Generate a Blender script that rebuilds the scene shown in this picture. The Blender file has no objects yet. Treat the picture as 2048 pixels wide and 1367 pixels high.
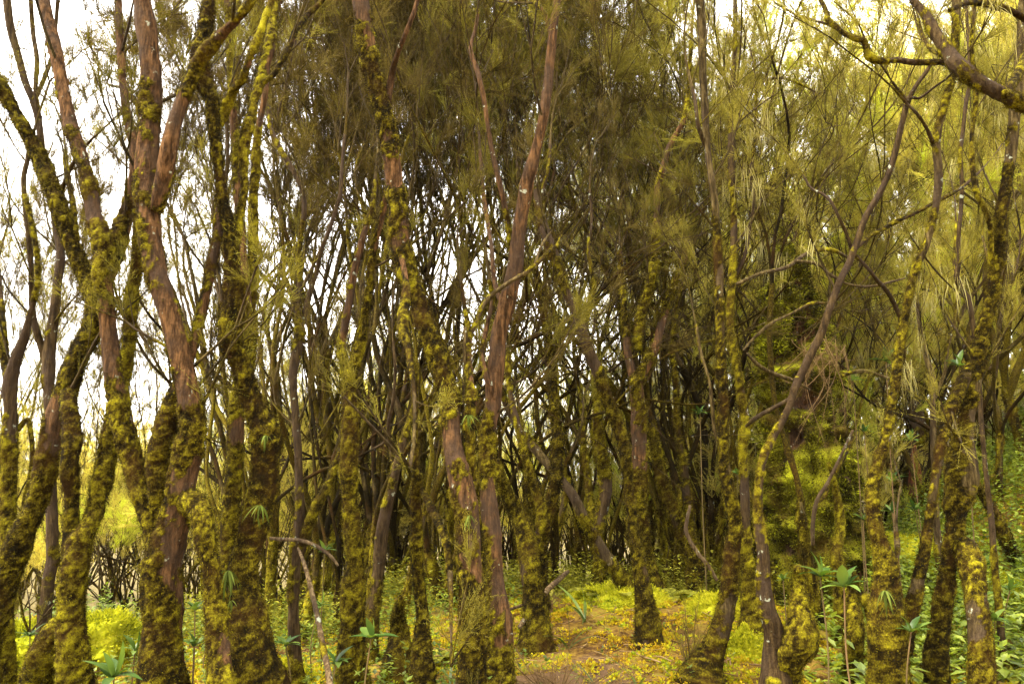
import bpy, math
import numpy as np
from math import radians, sin, cos, pi

sc = bpy.context.scene
COL = sc.collection
R = np.random.default_rng(7)

# ------------------------------------------------------------------ camera
EYE = 1.3
F = 1600.0            # focal length in photo pixels (2048 wide)
PITCH = radians(9.0)
cam_d = bpy.data.cameras.new("camera")
cam_d.sensor_width = 36.0
cam_d.lens = 36.0 * F / 2048.0
cam_d.clip_start = 0.05
cam_d.clip_end = 1500.0
cam = bpy.data.objects.new("camera", cam_d)
COL.objects.link(cam)
cam.location = (0, 0, EYE)
cam.rotation_euler = (radians(90) + PITCH, 0, 0)
sc.camera = cam

# ------------------------------------------------------------------ sky, sun, exposure
SUN_EL, SUN_ROT = radians(55), radians(245)
w = bpy.data.worlds.new("World"); sc.world = w; w.use_nodes = True
nt = w.node_tree; nt.nodes.clear()
wo = nt.nodes.new("ShaderNodeOutputWorld"); bg = nt.nodes.new("ShaderNodeBackground")
sky = nt.nodes.new("ShaderNodeTexSky"); sky.sky_type = 'NISHITA'; sky.sun_disc = False
sky.sun_elevation = SUN_EL; sky.sun_rotation = SUN_ROT; sky.dust_density = 4; sky.altitude = 2500
mx = nt.nodes.new("ShaderNodeMix"); mx.data_type = 'RGBA'
mx.inputs['Factor'].default_value = 0.9
mx.inputs['B'].default_value = (9.9, 9.3, 8.4, 1)      # even cloud cover
nt.links.new(sky.outputs[0], mx.inputs['A']); nt.links.new(mx.outputs['Result'], bg.inputs['Color'])
bg.inputs['Strength'].default_value = 0.10
nt.links.new(bg.outputs[0], wo.inputs['Surface'])
sun_d = bpy.data.lights.new("sun", 'SUN'); sun_d.energy = 1.5; sun_d.angle = radians(10); sun_d.color = (1, 0.90, 0.72)
sun = bpy.data.objects.new("sun", sun_d); COL.objects.link(sun)
sun.rotation_euler = (radians(90) - SUN_EL, 0, pi - SUN_ROT)
sc.view_settings.view_transform = 'Standard'; sc.view_settings.look = 'None'
sc.view_settings.gamma = 1; sc.view_settings.exposure = 3.0
try:
    sc.cycles.max_bounces = 7; sc.cycles.diffuse_bounces = 4; sc.cycles.transmission_bounces = 4
    sc.cycles.volume_bounces = 0; sc.cycles.glossy_bounces = 1; sc.cycles.caustics_reflective = False
except Exception: pass

# ------------------------------------------------------------------ maths helpers
def P(x, y, d):
    """point in the world seen at photo pixel x, y, at distance d in front (along +Y)"""
    a = (x - 1024) / F; b = -(y - 683.5) / F
    vy = cos(PITCH) - b * sin(PITCH); vz = sin(PITCH) + b * cos(PITCH)
    return np.array([a * d / vy, d, EYE + vz * d / vy])

def _hash(i, j, k, s):
    h = (i * 73856093) ^ (j * 19349663) ^ (k * 83492791) ^ (s * 2654435761 & 0x7fffffff)
    h = (h ^ (h >> 13)) * 1274126177 & 0x7fffffff
    h = (h ^ (h >> 16)) * 668265263 & 0x7fffffff
    return ((h ^ (h >> 15)) & 0xffff) / 65535.0
def vnoise(p, s=0):
    p = np.asarray(p, float); i = np.floor(p).astype(np.int64); f = p - i; f = f * f * (3 - 2 * f)
    r = 0
    for dx in (0, 1):
        for dy in (0, 1):
            for dz in (0, 1):
                wgt = (f[..., 0] if dx else 1 - f[..., 0]) * (f[..., 1] if dy else 1 - f[..., 1]) * (f[..., 2] if dz else 1 - f[..., 2])
                r = r + wgt * _hash(i[..., 0] + dx, i[..., 1] + dy, i[..., 2] + dz, s)
    return r
def fbm(p, s=0, o=3):
    r = 0; a = .5; t = 0
    for k in range(o):
        r = r + a * vnoise(np.asarray(p) * 2 ** k, s + k * 17); t += a; a *= .55
    return r / t
def sstep(a, b, x):
    t = np.clip((x - a) / (b - a), 0, 1); return t * t * (3 - 2 * t)
def unit(v): return v / (np.linalg.norm(v, axis=-1, keepdims=True) + 1e-9)

def ground_z(x, y):
    x = np.asarray(x, float); y = np.asarray(y, float)
    right = x - 0.30 * y - 0.55
    hill = 0.62 * np.where(right > 0, np.sqrt(right * right + .25) - .5, 0) * sstep(4.5, 8.5, y)
    hill = hill * (1 - .55 * sstep(14, 40, y))
    fall = -2.7 * (1 - np.exp(-0.085 * np.maximum(y - 9.0, 0))) * (1 - sstep(-.5, 4.0, right))
    left = -0.28 * sstep(-.3, -1.8, x + 0.05 * y) * sstep(3, 5, y)
    q = np.stack([x, y, x * 0], -1)
    bump = 0.16 * (fbm(q * 0.9, 3) - .5) + 0.09 * (fbm(q * 3.1, 5) - .5)
    mound = 0.20 * np.exp(-(((x - 1.0) / 1.6) ** 2 + ((y - 6.5) / 1.2) ** 2))
    lm = 0.36 * np.exp(-(((x + 3.55) / .6) ** 2 + ((y - 7.0) / .6) ** 2))
    behind = -0.5 * sstep(1.5, -3, y)
    return hill + fall + left + bump + mound + lm + behind

# ------------------------------------------------------------------ mesh building
class Geo:
    def __init__(s): s.v = []; s.t = []; s.q = []; s.m = []; s.r = []; s.n = 0
    def add(s, v, tri=None, quad=None, moss=0., rnd=0.5):
        v = np.asarray(v, np.float32).reshape(-1, 3); k = len(v)
        if tri is not None and len(tri): s.t.append(np.asarray(tri, np.int32).reshape(-1, 3) + s.n)
        if quad is not None and len(quad): s.q.append(np.asarray(quad, np.int32).reshape(-1, 4) + s.n)
        s.v.append(v); s.m.append(np.broadcast_to(np.asarray(moss, np.float32), (k,))); s.r.append(np.broadcast_to(np.asarray(rnd, np.float32), (k,)))
        s.n += k
    def mesh(s, name, mat, off=None, smooth=True):
        me = bpy.data.meshes.new(name)
        v = np.concatenate(s.v) if s.v else np.zeros((0, 3), np.float32)
        if off is not None: v = v - np.asarray(off, np.float32)
        t = np.concatenate(s.t) if s.t else np.zeros((0, 3), np.int32)
        q = np.concatenate(s.q) if s.q else np.zeros((0, 4), np.int32)
        me.vertices.add(len(v)); me.vertices.foreach_set("co", v.astype(np.float32).ravel())
        li = np.concatenate([t.ravel(), q.ravel()]); me.loops.add(len(li)); me.loops.foreach_set("vertex_index", li.astype(np.int32))
        tot = np.concatenate([np.full(len(t), 3), np.full(len(q), 4)]).astype(np.int32)
        st = (np.cumsum(tot) - tot).astype(np.int32)
        me.polygons.add(len(tot)); me.polygons.foreach_set("loop_start", st)
        try: me.polygons.foreach_set("loop_total", tot)
        except Exception: pass
        me.polygons.foreach_set("use_smooth", np.full(len(tot), smooth))
        for nm, arr in (("moss", s.m), ("rnd", s.r)):
            a = me.attributes.new(nm, 'FLOAT', 'POINT'); a.data.foreach_set("value", np.concatenate(arr).astype(np.float32))
        me.update(calc_edges=True); me.materials.append(mat)
        return me

def tag(o, label=None, cat=None, group=None, kind=None):
    if label: o['label'] = label
    if cat: o['category'] = cat
    if group: o['group'] = group
    if kind: o['kind'] = kind
    return o
def empty(name, loc):
    o = bpy.data.objects.new(name, None); COL.objects.link(o); o.location = [float(c) for c in loc]
    o.empty_display_size = .2; return o
def link(name, me, parent=None):
    o = bpy.data.objects.new(name, me); COL.objects.link(o)
    if parent is not None: o.parent = parent
    return o

def resample(pts, rad, step):
    """Catmull-Rom through pts, then even steps"""
    pts = np.asarray(pts, float); rad = np.asarray(rad, float)
    if len(pts) < 2: return pts, rad
    A = np.column_stack([pts, rad]); E = np.vstack([2 * A[0] - A[1], A, 2 * A[-1] - A[-2]])
    out = []
    for i in range(1, len(E) - 2):
        L = np.linalg.norm(E[i + 1, :3] - E[i, :3]); n = max(1, int(math.ceil(L / step)))
        t = (np.arange(n) / n)[:, None]
        a, b, c, d = E[i - 1], E[i], E[i + 1], E[i + 2]
        out.append(.5 * (2 * b + (c - a) * t + (2 * a - 5 * b + 4 * c - d) * t ** 2 + (3 * b - a - 3 * c + d) * t ** 3))
    out.append(A[-1:]); o = np.vstack(out)
    return o[:, :3], np.maximum(o[:, 3], 1e-3)
def frames(p):
    T = unit(np.gradient(p, axis=0)) if len(p) > 1 else np.array([[0, 0, 1.]])
    n = np.cross(T[0], [0.3, 1, 0.1]); n /= np.linalg.norm(n) + 1e-9
    N = np.zeros_like(T)
    for i in range(len(T)):
        n = n - T[i] * np.dot(n, T[i]); n /= np.linalg.norm(n) + 1e-9; N[i] = n
    return T, N, np.cross(T, N)

def tube(g, pts, rad, seg=5, moss=0., rnd=0.5):
    pts = np.asarray(pts, float); n = len(pts)
    if n < 2: return
    T, N, B = frames(pts); a = np.arange(seg) * 2 * pi / seg
    ring = np.cos(a)[None, :, None] * N[:, None] + np.sin(a)[None, :, None] * B[:, None]
    v = pts[:, None] + ring * np.asarray(rad)[:, None, None]
    i = np.arange(n - 1)[:, None] * seg; j = np.arange(seg)[None]; jn = (j + 1) % seg
    q = np.stack([i + j, i + jn, i + jn + seg, i + j + seg], -1).reshape(-1, 4)
    if np.ndim(moss): moss = np.repeat(moss, seg)
    g.add(v, quad=q, moss=moss, rnd=rnd)

def bark_tube(g, pts, rad, seg, mossy, tufts=1.0, seed=0, thick=1.0, fs=1.0):
    """trunk or limb with bark ridges, moss sleeves that swell and shed leafy tufts. mossy: value per point 0..1"""
    n = len(pts); T, N, B = frames(pts); a = np.arange(seg) * 2 * pi / seg
    dirs = np.cos(a)[None, :, None] * N[:, None] + np.sin(a)[None, :, None] * B[:, None]
    base = pts[:, None] + dirs * rad[:, None, None]
    so = np.array([seed * 3.7, seed * 1.3, seed * 2.1])
    big = fbm(base * np.array([3.2, 3.2, 2.2]) + so, 11, 3)
    th = 1.05 - np.asarray(mossy)[:, None] * .88
    lump = fbm(base * 13 + so, 23, 3); fine = fbm(base * 52 + so, 31, 2)
    m = sstep(th - .10, th + .10, big * 1.35 - .15 + (dirs @ np.array([-.55, .1, .6])) * .10 + (lump - .5) * .38 + (fine - .5) * .2)
    strip = vnoise(np.stack([np.cos(a)[None] * 2.6 + 0 * m, np.sin(a)[None] * 2.6 + 0 * m, np.arange(n)[:, None] * .05 + 0 * m + seed], -1), 5)
    r0 = rad[:, None]
    strip2 = vnoise(np.stack([np.cos(a)[None] * 7 + 0 * m, np.sin(a)[None] * 7 + 0 * m, np.arange(n)[:, None] * .035 + 0 * m + seed * 3.1], -1), 15)
    rr = r0 * (0.86 + 0.20 * (strip - .3) + (1 - m) * .13 * (strip2 - .6)) + m * thick * (np.minimum(.013, r0 * .3) * (lump * 2.2 - .7) + np.minimum(.013, r0 * .3) * (fine - .45)) + .004 * (fine - .5)
    v = pts[:, None] + dirs * np.maximum(rr, r0 * .35)[..., None]
    i = np.arange(n - 1)[:, None] * seg; j = np.arange(seg)[None]; jn = (j + 1) % seg
    q = np.stack([i + j, i + jn, i + jn + seg, i + j + seg], -1).reshape(-1, 4)
    rn = np.clip(.5 + (lump - .5) * .45 + (fine - .5) * 1.6, 0, 1)
    g.add(v, quad=q, moss=m.ravel(), rnd=rn.ravel())
    first = g.n - n * seg
    for e, k in ((0, 0), (n - 1, 1)):
        c = pts[e] + T[e] * (rad[e] * .5 if k else -rad[e] * .3)
        ring = np.arange(seg) + e * seg
        g.v.append(np.array([c], np.float32)); g.m.append(np.array([m[e].mean()], np.float32)); g.r.append(np.array([.4], np.float32))
        off = first
        tri = np.stack([ring + off, np.roll(ring, -1) + off, np.full(seg, g.n)], -1)
        if not k: tri = tri[:, ::-1]
        g.t.append(tri.astype(np.int32)); g.n += 1
    # leafy tufts standing off the moss
    if tufts > 0:
        area = 2 * pi * rad.mean() * np.linalg.norm(np.diff(pts, axis=0), axis=1).sum()
        cnt = int(area * 30000 * tufts)
        if cnt > 4:
            rg = np.random.default_rng(seed + 99)
            ii = rg.integers(0, n, cnt); jj = rg.integers(0, seg, cnt)
            ok = (m[ii, jj] > rg.uniform(.15, .8, cnt)); ii = ii[ok]; jj = jj[ok]; k = len(ii)
            if k:
                p = v[ii, jj] + rg.normal(0, .005, (k, 3)); out = dirs[ii, jj]
                d = unit(out * rg.uniform(.5, 1.3, (k, 1)) + rg.normal(0, .55, (k, 3)) + np.array([0, 0, -.35]))
                sc_ = np.minimum(1, rad[ii] / .06 + .35)[:, None] * fs
                L = rg.uniform(.006, .018, (k, 1)) * sc_; W = rg.uniform(.0010, .0022, (k, 1)) * sc_ * (1 + .5 * (fs > 1))
                s = unit(np.cross(d, rg.normal(0, 1, (k, 3))))
                p0 = p - d * .005
                V = np.stack([p0 - s * W, p0 + s * W, p0 + d * L], 1).reshape(-1, 3)
                rr_ = np.clip(.47 + (lump[ii, jj] - .5) * .7 + rg.normal(0, .24, k), 0, 1)
                g.add(V, tri=np.arange(k * 3).reshape(-1, 3), moss=1., rnd=np.repeat(rr_, 3))

# ------------------------------------------------------------------ materials
def newmat(name):
    m = bpy.data.materials.new(name); m.use_nodes = True; t = m.node_tree; t.nodes.clear()
    return m, t, t.nodes.new("ShaderNodeOutputMaterial")
def ramp(t, stops, src):
    r = t.nodes.new("ShaderNodeValToRGB"); e = r.color_ramp.elements
    while len(e) < len(stops): e.new(0.5)
    for x, (p, c) in zip(e, stops): x.position = p; x.color = (*c, 1)
    t.links.new(src, r.inputs[0]); return r.outputs[0]
def noise(t, scale, detail=4, stretch=None, rough=.6, src=None):
    n = t.nodes.new("ShaderNodeTexNoise"); n.inputs['Scale'].default_value = scale; n.inputs['Detail'].default_value = detail; n.inputs['Roughness'].default_value = rough
    tc = t.nodes.new("ShaderNodeTexCoord"); o = tc.outputs['Object']
    if stretch:
        mp = t.nodes.new("ShaderNodeMapping"); mp.inputs['Scale'].default_value = stretch; t.links.new(o, mp.inputs[0]); o = mp.outputs[0]
    t.links.new(o, n.inputs['Vector']); return n.outputs[0]
def math_(t, op, a, b=None, c=None):
    m = t.nodes.new("ShaderNodeMath"); m.operation = op
    for k, s in enumerate((a, b, c)):
        if s is None: continue
        if isinstance(s, (int, float)): m.inputs[k].default_value = s
        else: t.links.new(s, m.inputs[k])
    return m.outputs[0]
def mixc(t, f, a, b, mode='MIX'):
    m = t.nodes.new("ShaderNodeMix"); m.data_type = 'RGBA'; m.blend_type = mode
    for k, s in (('Factor', f), ('A', a), ('B', b)):
        if isinstance(s, (int, float)): m.inputs[k].default_value = s
        elif isinstance(s, tuple): m.inputs[k].default_value = (*s, 1)
        else: t.links.new(s, m.inputs[k])
    return m.outputs['Result']
def attr(t, n):
    a = t.nodes.new("ShaderNodeAttribute"); a.attribute_name = n; return a.outputs['Fac']
def orand(t): return t.nodes.new("ShaderNodeObjectInfo").outputs['Random']

def bark_material(name, b0, b1, b2, moss_gain=1.0, green=0.):
    m, t, out = newmat(name); p = t.nodes.new("ShaderNodeBsdfPrincipled")
    p.inputs['Roughness'].default_value = .88; p.inputs['Specular IOR Level'].default_value = .06
    st = noise(t, 9, 6, (5, 5, .8), .7)
    bark = ramp(t, [(.30, b0), (.47, b1), (.62, b2)], st)
    pt = noise(t, 3.5, 3)
    bark = mixc(t, ramp(t, [(.45, (0, 0, 0)), (.6, (.7, .7, .7))], pt), bark, (.045, .030, .020))
    lich = noise(t, 16, 4, None, .6)
    bark = mixc(t, ramp(t, [(.66, (0, 0, 0)), (.70, (.75, .75, .75))], lich), bark, (.33, .36, .27))
    mn = math_(t, 'ADD', math_(t, 'MULTIPLY', noise(t, 4, 2), .20), math_(t, 'MULTIPLY', attr(t, 'rnd'), .50))
    mn = math_(t, 'ADD', mn, math_(t, 'MULTIPLY', noise(t, 80, 4, None, .8), .85)); mn = math_(t, 'SUBTRACT', mn, .205)
    mn = math_(t, 'ADD', mn, math_(t, 'MULTIPLY', math_(t, 'SUBTRACT', orand(t), .5), .14))
    g = moss_gain
    moss = ramp(t, [(.36, (.006 * g, .0042 * g, .001 * g)), (.50, (.022 * g, .014 * g, .001 * g)), (.65, (.090 * g, .070 * g, .004 * g)), (.92, (.29 * g, .26 * g, .008 * g))], mn)
    brn = noise(t, 3.5, 4)
    moss = mixc(t, ramp(t, [(.5, (0, 0, 0)), (.66, (.6, .6, .6))], brn), moss, (.040 * g, .018 * g, .004 * g))
    if green: moss = mixc(t, green, moss, (.55, 1.15, .5), 'MULTIPLY')
    mk = ramp(t, [(.22, (0, 0, 0)), (.5, (1, 1, 1))], math_(t, 'ADD', attr(t, 'moss'), math_(t, 'MULTIPLY', math_(t, 'SUBTRACT', noise(t, 30, 3), .5), .6)))
    c = mixc(t, mk, bark, moss)
    t.links.new(c, p.inputs['Base Color'])
    b = t.nodes.new("ShaderNodeBump"); b.inputs['Strength'].default_value = 1.0; b.inputs['Distance'].default_value = .015
    hh = math_(t, 'ADD', math_(t, 'MULTIPLY', st, 1.0), math_(t, 'MULTIPLY', noise(t, 60, 3), .6))
    t.links.new(hh, b.inputs['Height']); t.links.new(b.outputs[0], p.inputs['Normal'])
    t.links.new(p.outputs[0], out.inputs[0]); return m
def leaf_material(name, stops, trans=.45, scale=1.3, gloss=0.0, objcol=False):
    m, t, out = newmat(name)
    f = math_(t, 'ADD', math_(t, 'MULTIPLY', noise(t, scale, 3), .8), math_(t, 'MULTIPLY', attr(t, 'rnd'), .45))
    f = math_(t, 'ADD', f, math_(t, 'MULTIPLY', math_(t, 'SUBTRACT', orand(t), .5), .22))
    c = ramp(t, stops, f)
    if objcol: c = mixc(t, 1.0, c, t.nodes.new("ShaderNodeObjectInfo").outputs['Color'], 'MULTIPLY')
    d = t.nodes.new("ShaderNodeBsdfDiffuse"); tr = t.nodes.new("ShaderNodeBsdfTranslucent"); t.links.new(c, d.inputs[0])
    c2 = mixc(t, 1.0, c, (1.35, 1.3, .6), 'MULTIPLY'); t.links.new(c2, tr.inputs[0])
    ms = t.nodes.new("ShaderNodeMixShader"); ms.inputs[0].default_value = trans
    t.links.new(d.outputs[0], ms.inputs[1]); t.links.new(tr.outputs[0], ms.inputs[2]); o = ms.outputs[0]
    if gloss:
        gl = t.nodes.new("ShaderNodeBsdfGlossy"); gl.inputs['Roughness'].default_value = .38
        m2 = t.nodes.new("ShaderNodeMixShader"); m2.inputs[0].default_value = gloss
        t.links.new(o, m2.inputs[1]); t.links.new(gl.outputs[0], m2.inputs[2]); o = m2.outputs[0]
    t.links.new(o, out.inputs[0]); return m

BARK_RED = bark_material("bark_reddish", (.008, .0045, .002), (.046, .023, .009), (.140, .072, .028))
BARK_DARK = bark_material("bark_dark", (.008, .005, .002), (.028, .017, .007), (.070, .046, .018), .95)
BARK_GREY = bark_material("bark_grey", (.008, .0055, .002), (.040, .027, .009), (.12, .088, .033))
BARK_FAR = bark_material("bark_thin", (.010, .007, .002), (.040, .028, .008), (.11, .080, .026), 1.1)
BARK_STUMP = bark_material("rotten_wood_moss", (.012, .006, .003), (.03, .014, .005), (.09, .04, .015), 1.9, .34)
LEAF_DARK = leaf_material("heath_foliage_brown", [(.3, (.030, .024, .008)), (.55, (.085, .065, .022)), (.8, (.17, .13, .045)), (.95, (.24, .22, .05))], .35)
LEAF_OLIVE = leaf_material("heath_foliage_olive", [(.3, (.05, .045, .010)), (.5, (.11, .095, .020)), (.75, (.19, .165, .034)), (.92, (.24, .24, .040))], .45)
LEAF_GREEN = leaf_material("heath_foliage_yellow_green", [(.3, (.12, .12, .014)), (.5, (.28, .27, .03)), (.72, (.46, .44, .05)), (.92, (.50, .56, .05))], .55)
LEAF_KHAKI = leaf_material("heath_foliage_khaki", [(.3, (.07, .058, .015)), (.5, (.18, .155, .035)), (.75, (.29, .26, .060)), (.95, (.38, .36, .08))], .5)
LEAF_WOOD = leaf_material('heath_foliage', [(.3, (.38, .38, .38)), (.5, (.95, .90, .85)), (.75, (1.5, 1.5, 1.3)), (.95, (1.8, 2.1, 1.5))], .48, 1.3, 0, True)
LICHEN = leaf_material("hanging_lichen", [(.3, (.20, .17, .06)), (.6, (.36, .32, .13)), (.9, (.50, .47, .22))], .4)
LEAF_ROSETTE = leaf_material("rosette_leaf", [(.3, (.016, .036, .006)), (.55, (.040, .085, .012)), (.85, (.12, .18, .03))], .3, 6, .05)
LEAF_BLADE = leaf_material("strap_leaf", [(.3, (.025, .040, .008)), (.6, (.060, .095, .015)), (.9, (.14, .20, .035))], .4, 6, .06)
LEAF_FERN = leaf_material("fern_frond", [(.3, (.06, .065, .012)), (.6, (.19, .19, .022)), (.9, (.34, .34, .05))], .35, 8)
LEAF_HERB = leaf_material("herb_leaf", [(.3, (.03, .05, .007)), (.55, (.11, .16, .015)), (.85, (.30, .36, .04))], .4, 3, .05)
MOSS_CUSHION = leaf_material("ground_moss", [(.28, (.028, .015, .005)), (.42, (.12, .062, .010)), (.54, (.30, .18, .014)), (.67, (.44, .33, .016)), (.80, (.36, .36, .016)), (.95, (.18, .25, .015))], .25, 1.7)
MOSS_BRIGHT = leaf_material("ground_moss_bright", [(.3, (.10, .12, .010)), (.6, (.34, .35, .015)), (.9, (.50, .46, .03))], .3, 2.5)
DRY = leaf_material("dry_twigs", [(.3, (.06, .035, .015)), (.6, (.16, .10, .045)), (.9, (.28, .19, .09))], .15, 5)
STEM = leaf_material("plant_stem", [(.3, (.04, .035, .012)), (.6, (.10, .075, .03)), (.9, (.20, .12, .06))], .1, 8)
STICK = bark_material("dead_stick", (.02, .013, .006), (.075, .048, .022), (.20, .145, .075))

def ground_material():
    m, t, out = newmat("moss_ground"); p = t.nodes.new("ShaderNodeBsdfPrincipled"); p.inputs['Roughness'].default_value = .95; p.inputs['Specular IOR Level'].default_value = .1
    a = noise(t, 1.7, 4); b = noise(t, 22, 5, None, .7)
    f = math_(t, 'ADD', math_(t, 'MULTIPLY', a, .55), math_(t, 'MULTIPLY', b, .45))
    c = ramp(t, [(.33, (.022, .011, .005)), (.44, (.07, .035, .010)), (.52, (.18, .11, .018)), (.60, (.20, .17, .018)), (.70, (.10, .13, .012))], f)
    tc = t.nodes.new("ShaderNodeTexCoord"); sp = t.nodes.new("ShaderNodeSeparateXYZ"); t.links.new(tc.outputs['Object'], sp.inputs[0])
    scrub = ramp(t, [(.35, (.035, .025, .010)), (.5, (.11, .085, .03)), (.65, (.19, .16, .05))], b)
    c = mixc(t, ramp(t, [(.09, (0, 0, 0)), (.13, (1, 1, 1))], math_(t, 'MULTIPLY', sp.outputs[1], .01)), c, scrub)
    vd = t.nodes.new("ShaderNodeVectorMath"); vd.operation = 'DISTANCE'; t.links.new(tc.outputs['Object'], vd.inputs[0]); vd.inputs[1].default_value = (.28, 4.9, 0)
    c = mixc(t, ramp(t, [(.42, (1, 1, 1)), (.62, (0, 0, 0))], math_(t, 'ADD', vd.outputs['Value'], math_(t, 'MULTIPLY', math_(t, 'SUBTRACT', a, .5), .9))), c, mixc(t, b, (.05, .028, .014), (.16, .095, .05)))
    t.links.new(c, p.inputs['Base Color'])
    bp = t.nodes.new("ShaderNodeBump"); bp.inputs['Strength'].default_value = .8; bp.inputs['Distance'].default_value = .03
    t.links.new(b, bp.inputs['Height']); t.links.new(bp.outputs[0], p.inputs['Normal']); t.links.new(p.outputs[0], out.inputs[0]); return m
GROUND = ground_material()

# ------------------------------------------------------------------ ground: one sheet
def build_ground():
    def axis(n0, lo, hi, far):
        inner = np.linspace(lo, hi, n0); st = (hi - lo) / n0; outp = []; x = hi
        while x < far: st *= 1.12; x += st; outp.append(x)
        st = (hi - lo) / n0; outn = []; x = lo
        while x > -far: st *= 1.12; x -= st; outn.append(x)
        return np.concatenate([outn[::-1], inner, outp])
    xs = axis(330, -6, 7, 160); ys = axis(230, 2.5, 12, 160)
    X, Y = np.meshgrid(xs, ys); Z = ground_z(X, Y)
    q3 = np.stack([X, Y, X * 0], -1)
    near = sstep(16, 9, Y)
    Z = Z + near * (.030 * (fbm(q3 * 11, 41) - .5) + .016 * (fbm(q3 * 34, 43, 2) - .5))
    v = np.stack([X, Y, Z], -1).reshape(-1, 3); nx = len(xs); ny = len(ys)
    i = np.arange(ny - 1)[:, None] * nx; j = np.arange(nx - 1)[None]
    q = np.stack([i + j, i + j + 1, i + j + 1 + nx, i + j + nx], -1).reshape(-1, 4)
    g = Geo(); g.add(v, quad=q)
    tag(link("ground", g.mesh("ground", GROUND)), kind="structure")
build_ground()

# ------------------------------------------------------------------ foliage sprays
def spray_template(rg, nb, ns, L, sl, sw, spread=.62, droop=0.):
    V = []; Rn = []
    for b in range(nb):
        az = rg.uniform(0, 2 * pi); tilt = rg.uniform(.05, spread)
        d = np.array([sin(tilt) * cos(az), sin(tilt) * sin(az), cos(tilt)]); st = rg.uniform(0, .35) * L; ln = rg.uniform(.5, 1) * (L - st)
        t = np.linspace(0, 1, ns); curve = np.array([-d[0] * .25, -d[1] * .25, -droop]) + rg.normal(0, .16, 3)
        p = np.array([0, 0, st])[None] + d[None] * (t * ln)[:, None] + curve[None] * ((t ** 2) * ln)[:, None]
        # the twig itself
        tw = sw * .55; s = unit(np.cross(d, rg.normal(0, 1, 3)))
        V.append(np.array([p[0] - s * tw, p[0] + s * tw, p[-1]])); Rn += [.1] * 3
        V.append(np.array([[0, 0, 0] - s * tw, [0, 0, 0] + s * tw, p[0]])); Rn += [.1] * 3
        dd = unit(d[None] * rg.uniform(.7, 1.2, (ns, 1)) + rg.normal(0, .55, (ns, 3)) + np.array([0, 0, .15 - droop]))
        l = sl * rg.uniform(.5, 1.2, (ns, 1)); ww = sw * rg.uniform(.5, 1.2, (ns, 1)); ss = unit(np.cross(dd, rg.normal(0, 1, (ns, 3))))
        tri = np.stack([p - ss * ww / 2, p + ss * ww / 2, p + dd * l], 1)
        V.append(tri.reshape(-1, 3)); rb = rg.uniform(0, 1); Rn += list(np.repeat(np.clip(rb * .7 + rg.uniform(0, .4, ns), 0, 1), 3))
    return np.concatenate(V), np.array(Rn)
rt = np.random.default_rng(3)
TPL = {
    'near': [spray_template(rt, 11, 19, .23, .015, .0024, .95) for _ in range(6)],
    'mid': [spray_template(rt, 12, 19, .35, .026, .0048, .95) for _ in range(6)],
    'far': [spray_template(rt, 10, 13, .55, .050, .010, .85) for _ in range(6)],
    'hang': [spray_template(rt, 7, 12, .55, .07, .006, .3, .1) for _ in range(5)],
}
def place_sprays(g, pos, dirs, kind, rg, smin=.7, smax=1.3):
    pos = np.asarray(pos).reshape(-1, 3); dirs = unit(np.asarray(dirs).reshape(-1, 3)); tp = TPL[kind]
    pick = rg.integers(0, len(tp), len(pos))
    for k, (V, Rn) in enumerate(tp):
        idx = np.where(pick == k)[0]
        if not len(idx): continue
        z = dirs[idx]; x = unit(np.cross(z, rg.normal(0, 1, (len(idx), 3)))); y = np.cross(z, x)
        s = rg.uniform(smin, smax, (len(idx), 1, 1))
        W = pos[idx][:, None] + s * (V[None, :, 0:1] * x[:, None] + V[None, :, 1:2] * y[:, None] + V[None, :, 2:3] * z[:, None])
        rn = np.clip(Rn[None] + rg.uniform(-.25, .25, (len(idx), 1)), 0, 1)
        g.add(W.reshape(-1, 3), tri=np.arange(W.shape[0] * W.shape[1]).reshape(-1, 3), rnd=rn.ravel())

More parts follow.
